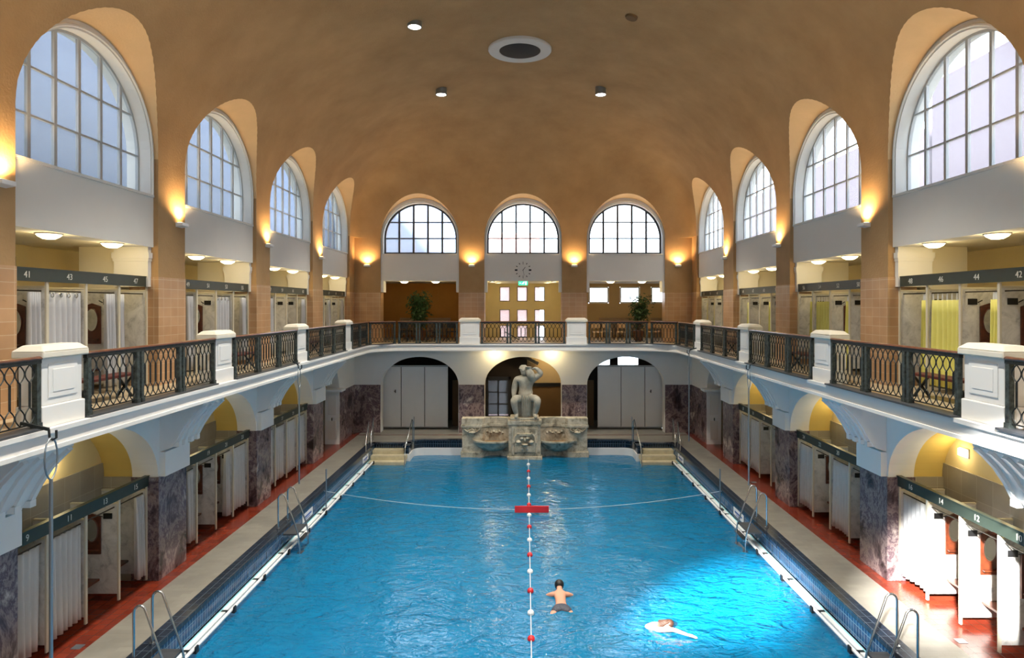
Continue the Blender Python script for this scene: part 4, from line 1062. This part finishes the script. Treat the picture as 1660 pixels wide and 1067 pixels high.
# ------------------------------------------------------------------ skinned bodies
def body(name, J, Ed, mt, parent=None, loc=(0, 0, 0), sub=2, root=0):
    names = list(J); idx = {n: i for i, n in enumerate(names)}
    me = bpy.data.meshes.new(name); me.from_pydata([J[n][0] for n in names], [(idx[a], idx[b]) for a, b in Ed], []); me.materials.append(M[mt])
    o = bpy.data.objects.new(name, me); C.objects.link(o); o.location = loc
    if parent: o.parent = parent
    sk = o.modifiers.new('skin', 'SKIN'); sk.use_smooth_shade = True; sk.branch_smoothing = .6
    sv = me.skin_vertices[0].data
    for i, n in enumerate(names):
        r = J[n][1]; sv[i].radius = (r, r) if not isinstance(r, tuple) else r; sv[i].use_root = (i == root)
    sb = o.modifiers.new('sub', 'SUBSURF'); sb.levels = sub; sb.render_levels = sub
    return o
def hand_chain(J, Ed, base, w, d, side, s, curl=.3, tag_=''):
    """palm and five fingers from wrist w along d; side = direction of the thumb"""
    w = Vector(w); d = Vector(d).normalized(); side = Vector(side); side = (side-d*side.dot(d)).normalized(); nrm = d.cross(side).normalized()
    pm = w+d*.055*s; J[tag_+'palm'] = (tuple(pm), .030*s); Ed.append((base, tag_+'palm'))
    kn = w+d*.095*s; J[tag_+'kn'] = (tuple(kn), .028*s); Ed.append((tag_+'palm', tag_+'kn'))
    for q, (off, ln) in enumerate(((.030, .070), (.010, .080), (-.010, .074), (-.030, .058))):
        a = kn+side*off*s+d*.01*s; b = a+d*ln*.55*s-nrm*curl*.02*s; c = b+d*ln*.45*s-nrm*curl*.05*s
        for k, p, r in (('a', a, .0095), ('b', b, .0085), ('c', c, .007)): J[tag_+'f%d%s' % (q, k)] = (tuple(p), r*s)
        Ed += [(tag_+'kn', tag_+'f%da' % q), (tag_+'f%da' % q, tag_+'f%db' % q), (tag_+'f%db' % q, tag_+'f%dc' % q)]
    a = pm+side*.035*s; b = a+side*.022*s+d*.035*s
    J[tag_+'t1'] = (tuple(a), .011*s); J[tag_+'t2'] = (tuple(b), .009*s); Ed += [(tag_+'palm', tag_+'t1'), (tag_+'t1', tag_+'t2')]

# statue
st = empty('stone_statue', (FX, 28.55, 1.10)); tag(st, 'grey stone statue of a seated figure with jug on its shoulder above the fountain', 'statue')
Z = 1.10
J = {'pelvis': ((.04, .02, .84), (.30, .26)), 'waist': ((.04, -.0, 1.14), (.32, .25)), 'chest': ((.04, -.03, 1.42), (.44, .30)), 'collar': ((.04, -.03, 1.60), (.34, .22)), 'neck': ((.0, -.05, 1.78), .13), 'jaw': ((-.04, -.11, 1.90), .15), 'head': ((-.05, -.08, 2.04), .18), 'crown': ((-.06, -.06, 2.14), .13),
     'shl': ((-.36, -.02, 1.58), .18), 'ell': ((-.46, .0, 1.12), .13), 'wrl': ((-.47, -.18, .80), .085),
     'shr': ((.42, -.03, 1.60), .18), 'elr': ((.72, -.14, 1.86), .14), 'wrr': ((.46, -.16, 2.08), .09),
     'hpl': ((-.20, -.14, .78), .20), 'thl': ((-.38, -.40, .80), .20), 'knl': ((-.46, -.66, .76), .17), 'cal': ((-.42, -.60, .44), .135), 'anl': ((-.34, -.58, .13), .085), 'tol': ((-.38, -.86, .06), .08),
     'hpr': ((.28, -.14, .78), .20), 'thr': ((.46, -.40, .80), .20), 'knr': ((.54, -.66, .76), .17), 'car': ((.50, -.60, .44), .135), 'anr': ((.42, -.58, .13), .085), 'tor': ((.47, -.86, .06), .08)}
Ed = [('pelvis', 'waist'), ('waist', 'chest'), ('chest', 'collar'), ('collar', 'neck'), ('neck', 'jaw'), ('jaw', 'head'), ('head', 'crown'), ('collar', 'shl'), ('shl', 'ell'), ('ell', 'wrl'), ('collar', 'shr'), ('shr', 'elr'), ('elr', 'wrr'),
      ('pelvis', 'hpl'), ('hpl', 'thl'), ('thl', 'knl'), ('knl', 'cal'), ('cal', 'anl'), ('anl', 'tol'), ('pelvis', 'hpr'), ('hpr', 'thr'), ('thr', 'knr'), ('knr', 'car'), ('car', 'anr'), ('anr', 'tor')]
hand_chain(J, Ed, 'wrl', (-.46, -.18, .76), (0, -.7, -.6), (1, 0, 0), 1.5, .5, 'L')
hand_chain(J, Ed, 'wrr', (.46, -.16, 2.06), (-1, -.1, -.1), (0, -1, .3), 1.5, .8, 'R')
body('figure', J, Ed, 'statue_stone', st)
b_ = MB()   # face
b_.lathe([(0, -.05), (.028, -.03), (.018, .03), (0, .05)], (-.06, -.255, 1.96), 8)
for sx in (-.055, .045): b_.lathe([(0, -.012), (.025, 0), (0, .014)], (-.055+sx, -.228, 2.01), 8)
b_.lathe([(0, -.015), (.04, 0), (0, .015)], (-.05, -.235, 1.875), 8)
b_.lathe([(0, -.06), (.1, -.04), (.12, .02), (.09, .08), (0, .09)], (-.045, -.14, 1.83), 12)
b_.build('face', 'statue_stone', st, smooth=70)
b_ = MB(); b_.lathe([(0, .10), (.10, .09), (.165, .03), (.175, -.06), (.14, -.16)], (-.055, -.045, 2.10), 18)
for q in range(14):
    a_ = 2*PI*q/14; b_.lathe([(0, -.04), (.035, 0), (0, .04)], (-.055+.165*math.cos(a_), -.045+.165*math.sin(a_), 2.05), 6)
b_.build('hair', 'statue_stone', st, smooth=60)
b_ = MB(); b_.lathe([(0, -.32), (.08, -.31), (.16, -.18), (.19, -.02), (.16, .12), (.10, .2), (.09, .27), (.14, .31), (.12, .31), (.07, .26)], (0, 0, 0), 20)
b_.v = [(x*1+z*-.25+.24, y-.24, z+1.82) for x, y, z in b_.v]; b_.build('jug', 'statue_stone', st, smooth=60)
b_ = MB(); b_.box(-.32, .42, -.15, .42, 0, .66); b_.build('seat_block', 'statue_stone', st, bevel=.03)
b_ = MB(); n = 48; rows = 8; vs = []
for r in range(rows+1):
    f = r/rows
    for i in range(n+1):
        u = i/n; vs.append((-.13+.36*u, -.36-.10*math.sin(PI*u)*(1-.3*f)-.035*math.sin(u*26+f)+.18*f*0, .92-.88*f if True else 0))
b_.add(vs, [(r*(n+1)+i, r*(n+1)+i+1, (r+1)*(n+1)+i+1, (r+1)*(n+1)+i) for r in range(rows) for i in range(n)])
o = b_.build('drapery', 'statue_stone', st, smooth=80); sd = o.modifiers.new('t', 'SOLIDIFY'); sd.thickness = .05

# swimmers
def rotz(p, a): return (p[0]*math.cos(a)-p[1]*math.sin(a), p[0]*math.sin(a)+p[1]*math.cos(a), p[2])
t = empty('person', (.82, 14.5, WZ)); tag(t, 'person swimming breaststroke in dark patterned trunks beside the lane line', 'person')
J = {'pelvis': ((0, -.20, -.02), (.155, .10)), 'waist': ((0, .0, .0), (.135, .09)), 'chest': ((0, .24, .03), (.175, .10)), 'collar': ((0, .38, .05), (.15, .08)), 'neck': ((0, .49, .08), .055), 'head': ((0, .60, .13), .085), 'top': ((0, .68, .16), .07),
     'sl': ((-.19, .38, .02), .065), 'el': ((-.36, .52, -.10), .045), 'wl': ((-.22, .74, -.14), .032),
     'sr': ((.19, .38, .02), .065), 'er': ((.36, .52, -.10), .045), 'wr': ((.22, .74, -.14), .032),
     'hl': ((-.11, -.30, -.03), .105), 'kl': ((-.30, -.60, -.10), .07), 'al': ((-.22, -.96, -.08), .045), 'fl': ((-.30, -1.10, -.10), .035),
     'hr': ((.11, -.30, -.03), .105), 'kr': ((.32, -.56, -.10), .07), 'ar': ((.36, -.94, -.08), .045), 'fr': ((.46, -1.06, -.10), .035)}
Ed = [('pelvis', 'waist'), ('waist', 'chest'), ('chest', 'collar'), ('collar', 'neck'), ('neck', 'head'), ('head', 'top'), ('collar', 'sl'), ('sl', 'el'), ('el', 'wl'), ('collar', 'sr'), ('sr', 'er'), ('er', 'wr'),
      ('pelvis', 'hl'), ('hl', 'kl'), ('kl', 'al'), ('al', 'fl'), ('pelvis', 'hr'), ('hr', 'kr'), ('kr', 'ar'), ('ar', 'fr')]
hand_chain(J, Ed, 'wl', J['wl'][0], (.3, 1, 0), (1, 0, 0), 1, .3, 'L'); hand_chain(J, Ed, 'wr', J['wr'][0], (-.3, 1, 0), (-1, 0, 0), 1, .3, 'R')
body('body', J, Ed, 'skin', t)
J2 = {'p': ((0, -.20, -.01), (.165, .112)), 'w': ((0, -.08, .0), (.15, .105)), 'l': ((-.12, -.31, -.02), .12), 'l2': ((-.19, -.42, -.05), .11), 'r': ((.12, -.31, -.02), .12), 'r2': ((.19, -.42, -.05), .11)}
body('swim_trunks', J2, [('p', 'w'), ('p', 'l'), ('l', 'l2'), ('p', 'r'), ('r', 'r2')], 'trunks', t)
b_ = MB(); b_.lathe([(0, .105), (.06, .09), (.10, .04), (.108, -.02), (.09, -.08)], (0, .625, .155), 18); b_.build('hair', 'hair_black', t, smooth=70)
t = empty('person', (2.9, 13.35, WZ)); tag(t, 'sunlit person with brown hair swimming with one arm stretched forward', 'person')
an = -.28
raw = {'head': ((.0, 0, .07), .09), 'top': ((.07, .03, .12), .075), 'neck': ((-.12, -.0, .05), .055), 'collar': ((-.22, 0, .04), (.14, .09)), 'chest': ((-.36, 0, -.04), (.17, .11)), 'waist': ((-.58, .0, -.14), (.13, .09)), 'pelvis': ((-.76, .0, -.24), (.15, .10)),
       's1': ((-.20, -.18, .05), .062), 'e1': ((.12, -.20, .10), .043), 'w1': ((.40, -.24, .05), .03), 's2': ((-.22, .18, -.02), .062), 'e2': ((-.45, .28, -.12), .043), 'w2': ((-.68, .26, -.16), .03),
       'h1': ((-.86, -.1, -.30), .10), 'k1': ((-1.2, -.12, -.48), .07), 'a1': ((-1.55, -.1, -.52), .045), 'f1': ((-1.72, -.1, -.55), .035),
       'h2': ((-.86, .1, -.30), .10), 'k2': ((-1.22, .13, -.40), .07), 'a2': ((-1.58, .16, -.42), .045), 'f2': ((-1.75, .16, -.42), .035)}
J = {k: (rotz(v[0], an), v[1]) for k, v in raw.items()}
Ed = [('pelvis', 'waist'), ('waist', 'chest'), ('chest', 'collar'), ('collar', 'neck'), ('neck', 'head'), ('head', 'top'), ('collar', 's1'), ('s1', 'e1'), ('e1', 'w1'), ('collar', 's2'), ('s2', 'e2'), ('e2', 'w2'),
      ('pelvis', 'h1'), ('h1', 'k1'), ('k1', 'a1'), ('a1', 'f1'), ('pelvis', 'h2'), ('h2', 'k2'), ('k2', 'a2'), ('a2', 'f2')]
J = {**{'pelvis': J['pelvis']}, **{k: v for k, v in J.items() if k != 'pelvis'}}
hand_chain(J, Ed, 'w1', J['w1'][0], rotz((1, -.1, -.1), an), rotz((0, 1, 0), an), 1, .2, 'L'); hand_chain(J, Ed, 'w2', J['w2'][0], rotz((-1, 0, 0), an), rotz((0, -1, 0), an), 1, .3, 'R')
body('body', J, Ed, 'skin', t)
b_ = MB(); b_.lathe([(0, .07), (.05, .06), (.082, .02), (.086, -.02), (.07, -.05)], (.035, .02, .115), 18)
for q in range(5): b_.tube([(.02, .02*q-.04, .165), (-.10-.02*q, .05*q-.12, .11), (-.20, .06*q-.14, .10)], [.02, .014, .004], 6)
b_.v = [rotz(v, an) for v in b_.v]; b_.build('hair', 'hair_brown', t, smooth=70)

# ------------------------------------------------------------------ plants, chairs, radiators, benches
def plant(x, y, h, label, potr=.24, seed=1, dense=1.0):
    t = empty('potted_plant', (x, y, GF)); tag(t, label, 'plant'); rnd = random.Random(seed)
    b_ = MB(); b_.lathe([(0, 0), (potr*.8, 0), (potr, .42), (potr*1.06, .42), (potr*1.06, .47), (potr*.9, .47), (potr*.85, .4), (0, .4)], n=20); b_.build('pot', 'pot', t, smooth=40)
    tips = []; b_ = MB()
    for k in range(6):
        a_ = rnd.random()*6.28; r = .05+rnd.random()*.35
        pts = [(rnd.uniform(-.06, .06), rnd.uniform(-.06, .06), .4)]
        for i in range(1, 5): pts.append((pts[-1][0]+r*math.cos(a_)/4+rnd.uniform(-.04, .04), pts[-1][1]+r*math.sin(a_)/4+rnd.uniform(-.04, .04), .4+(h-.5)*i/4*(.8+.2*rnd.random())))
        b_.tube(pts, [.02, .018, .014, .01, .006], 6); tips += [Vector(pts[i]) for i in (1, 2, 3, 4)]+[(Vector(pts[2])+Vector(pts[3]))/2, (Vector(pts[3])+Vector(pts[4]))/2]
    b_.build('stem', 'bark', t, smooth=60)
    b_ = MB()
    for p in tips:
        if p.z < .8: continue
        for i in range(int(38*dense)):
            q = p+Vector((rnd.gauss(0, .14), rnd.gauss(0, .14), rnd.gauss(0, .12)))
            d = Vector((rnd.uniform(-1, 1), rnd.uniform(-1, 1), rnd.uniform(-1.1, .3))).normalized(); l_ = rnd.uniform(.14, .26); s_ = d.orthogonal().normalized()*.035
            b_.add([q, q+d*l_*.5+s_, q+d*l_, q+d*l_*.5-s_], [(0, 1, 2, 3)])
    b_.build('foliage', 'leaf', t)
plant(-5.0, 32.4, 2.3, 'tall bushy potted plant against the orange-brown wall of the end gallery', seed=3)
plant(5.55, 32.0, 2.2, 'slender potted tree in front of the bright windows of the end gallery', seed=8, dense=.7)
def chair(x, y, rz, m, label, group):
    t = empty('gallery_chair', (x, y, GF), rz); tag(t, label, 'chair', group)
    b_ = MB(); b_.box(-.21, .21, -.21, .21, .43, .47); b_.build('seat', m, t, bevel=.01)
    b_ = MB(); b_.box(-.2, .2, .18, .21, .62, .86); b_.build('backrest', m, t, bevel=.01)
    for sx in (-1, 1):
        b_ = MB(); b_.tube([(sx*.18, -.18, .43), (sx*.2, -.2, 0)], .015, 6); b_.build('leg', m, t)
        b_ = MB(); b_.tube([(sx*.19, .2, .86), (sx*.19, .19, .45), (sx*.21, .23, 0)], .015, 6); b_.build('leg', m, t)
for k, (x, y, rz) in enumerate(((3.45, 31.2, .2), (4.0, 31.8, 2.9), (4.6, 31.3, -.3), (6.1, 31.4, .5), (6.5, 32.0, 2.6))):
    chair(x, y, rz, 'light_wood', 'light wooden chair behind the end balcony railing, %s counting from the clock bay' % ['first', 'second', 'third', 'fourth', 'fifth'][k], 'light wooden chairs in the bright end bay')
for k, (x, y, rz) in enumerate(((-5.6, 31.0, .1), (-5.7, 32.6, 2.7), (-4.0, 31.1, -.2), (-3.4, 31.9, 3.0))):
    chair(x, y, rz, 'black_fabric', 'black chair behind the end balcony railing, %s counting from the balcony corner' % ORD[k], 'black chairs in the dark plant bay')
for x, l_ in ((-4.5, 'between black chairs'), (5.3, 'among light wooden chairs')):
    t = empty('side_table', (x, 31.1, GF)); tag(t, 'low round table on the end gallery '+l_, 'table')
    b_ = MB(); b_.lathe([(0, .50), (.32, .50), (.32, .53), (0, .53)], n=20); b_.build('tabletop', 'mirror_wood', t)
    b_ = MB(); b_.tube([(0, 0, .02), (0, 0, .5)], .025, 8); b_.build('column', 'iron', t); b_ = MB(); b_.lathe([(0, 0), (.2, 0), (.2, .02), (0, .02)], n=16); b_.build('base', 'iron', t)
for x, wd, l_ in ((-6.0, .9, 'dark plant bay, corner side'), (-4.4, 1.2, 'dark plant bay, behind the plant'), (5.0, 2.0, 'bright bay, behind the potted tree'), (7.2, 1.0, 'bright bay, corner side')):
    t = empty('radiator', (x, 34.95, GF)); tag(t, 'low ribbed wall radiator in the '+l_, 'radiator')
    b_ = MB(); n = int(wd/.06)
    for i in range(n): b_.box(-wd/2+i*.06, -wd/2+i*.06+.035, -.08, .08, .15, 1.05)
    b_.box(-wd/2, wd/2, -.03, .03, .2, .25); b_.box(-wd/2, wd/2, -.03, .03, .95, 1.0); b_.build('rib_body', 'rad', t)
    b_ = MB(); b_.box(-wd/2+.05, -wd/2+.1, -.03, .03, 0, .2); b_.box(wd/2-.1, wd/2-.05, -.03, .03, 0, .2); b_.build('foot', 'rad', t)
for sg in (-1, 1):
    for bi in range(3):
        a, b = SHOW[bi]; c = (a+b)/2
        t = empty('gallery_bench', (sg*7.45, c-.3+.5*bi, GF)); tag(t, 'dark red bench behind the railing of the %s bay, %s' % (ORD[bi], SIDE[sg]), 'bench')
        b_ = MB(); b_.box(-.18, .18, -.7, .7, .40, .45); b_.build('seat', 'bench_red', t, bevel=.008)
        for yy in (-.6, .6):
            b_ = MB(); b_.bar((-.15, yy, .4), (.15, yy, 0), .03, .04); b_.bar((.15, yy, .4), (-.15, yy, 0), .03, .04); b_.build('leg', 'iron', t)

# ------------------------------------------------------------------ outside
ex = MB(); ex.box(-26, -13, 7.6, 48, -2, 17); ex.box(-26, -13, -3.4, 5.6, -2, 17); o = ex.build('exterior', 'ext_blue'); struct(o)
ex = MB(); ex.box(13.5, 26, 4, 22, -2, 13.2); ex.box(13.5, 26, 24, 45, -2, 12.2); o = ex.build('exterior', 'ext_brown'); struct(o)
ex = MB(); ex.box(-3, 1.0, 40, 50, -2, 10.2); o = ex.build('exterior', 'ext_red'); struct(o)
ex = MB(); ex.box(-12, -3.5, 44, 52, -2, 13); o = ex.build('exterior', 'ext_blue'); struct(o)
ex = MB(); ex.box(-80, 80, -40, 100, -2.9, -2.8); o = ex.build('ground', 'ground'); struct(o)
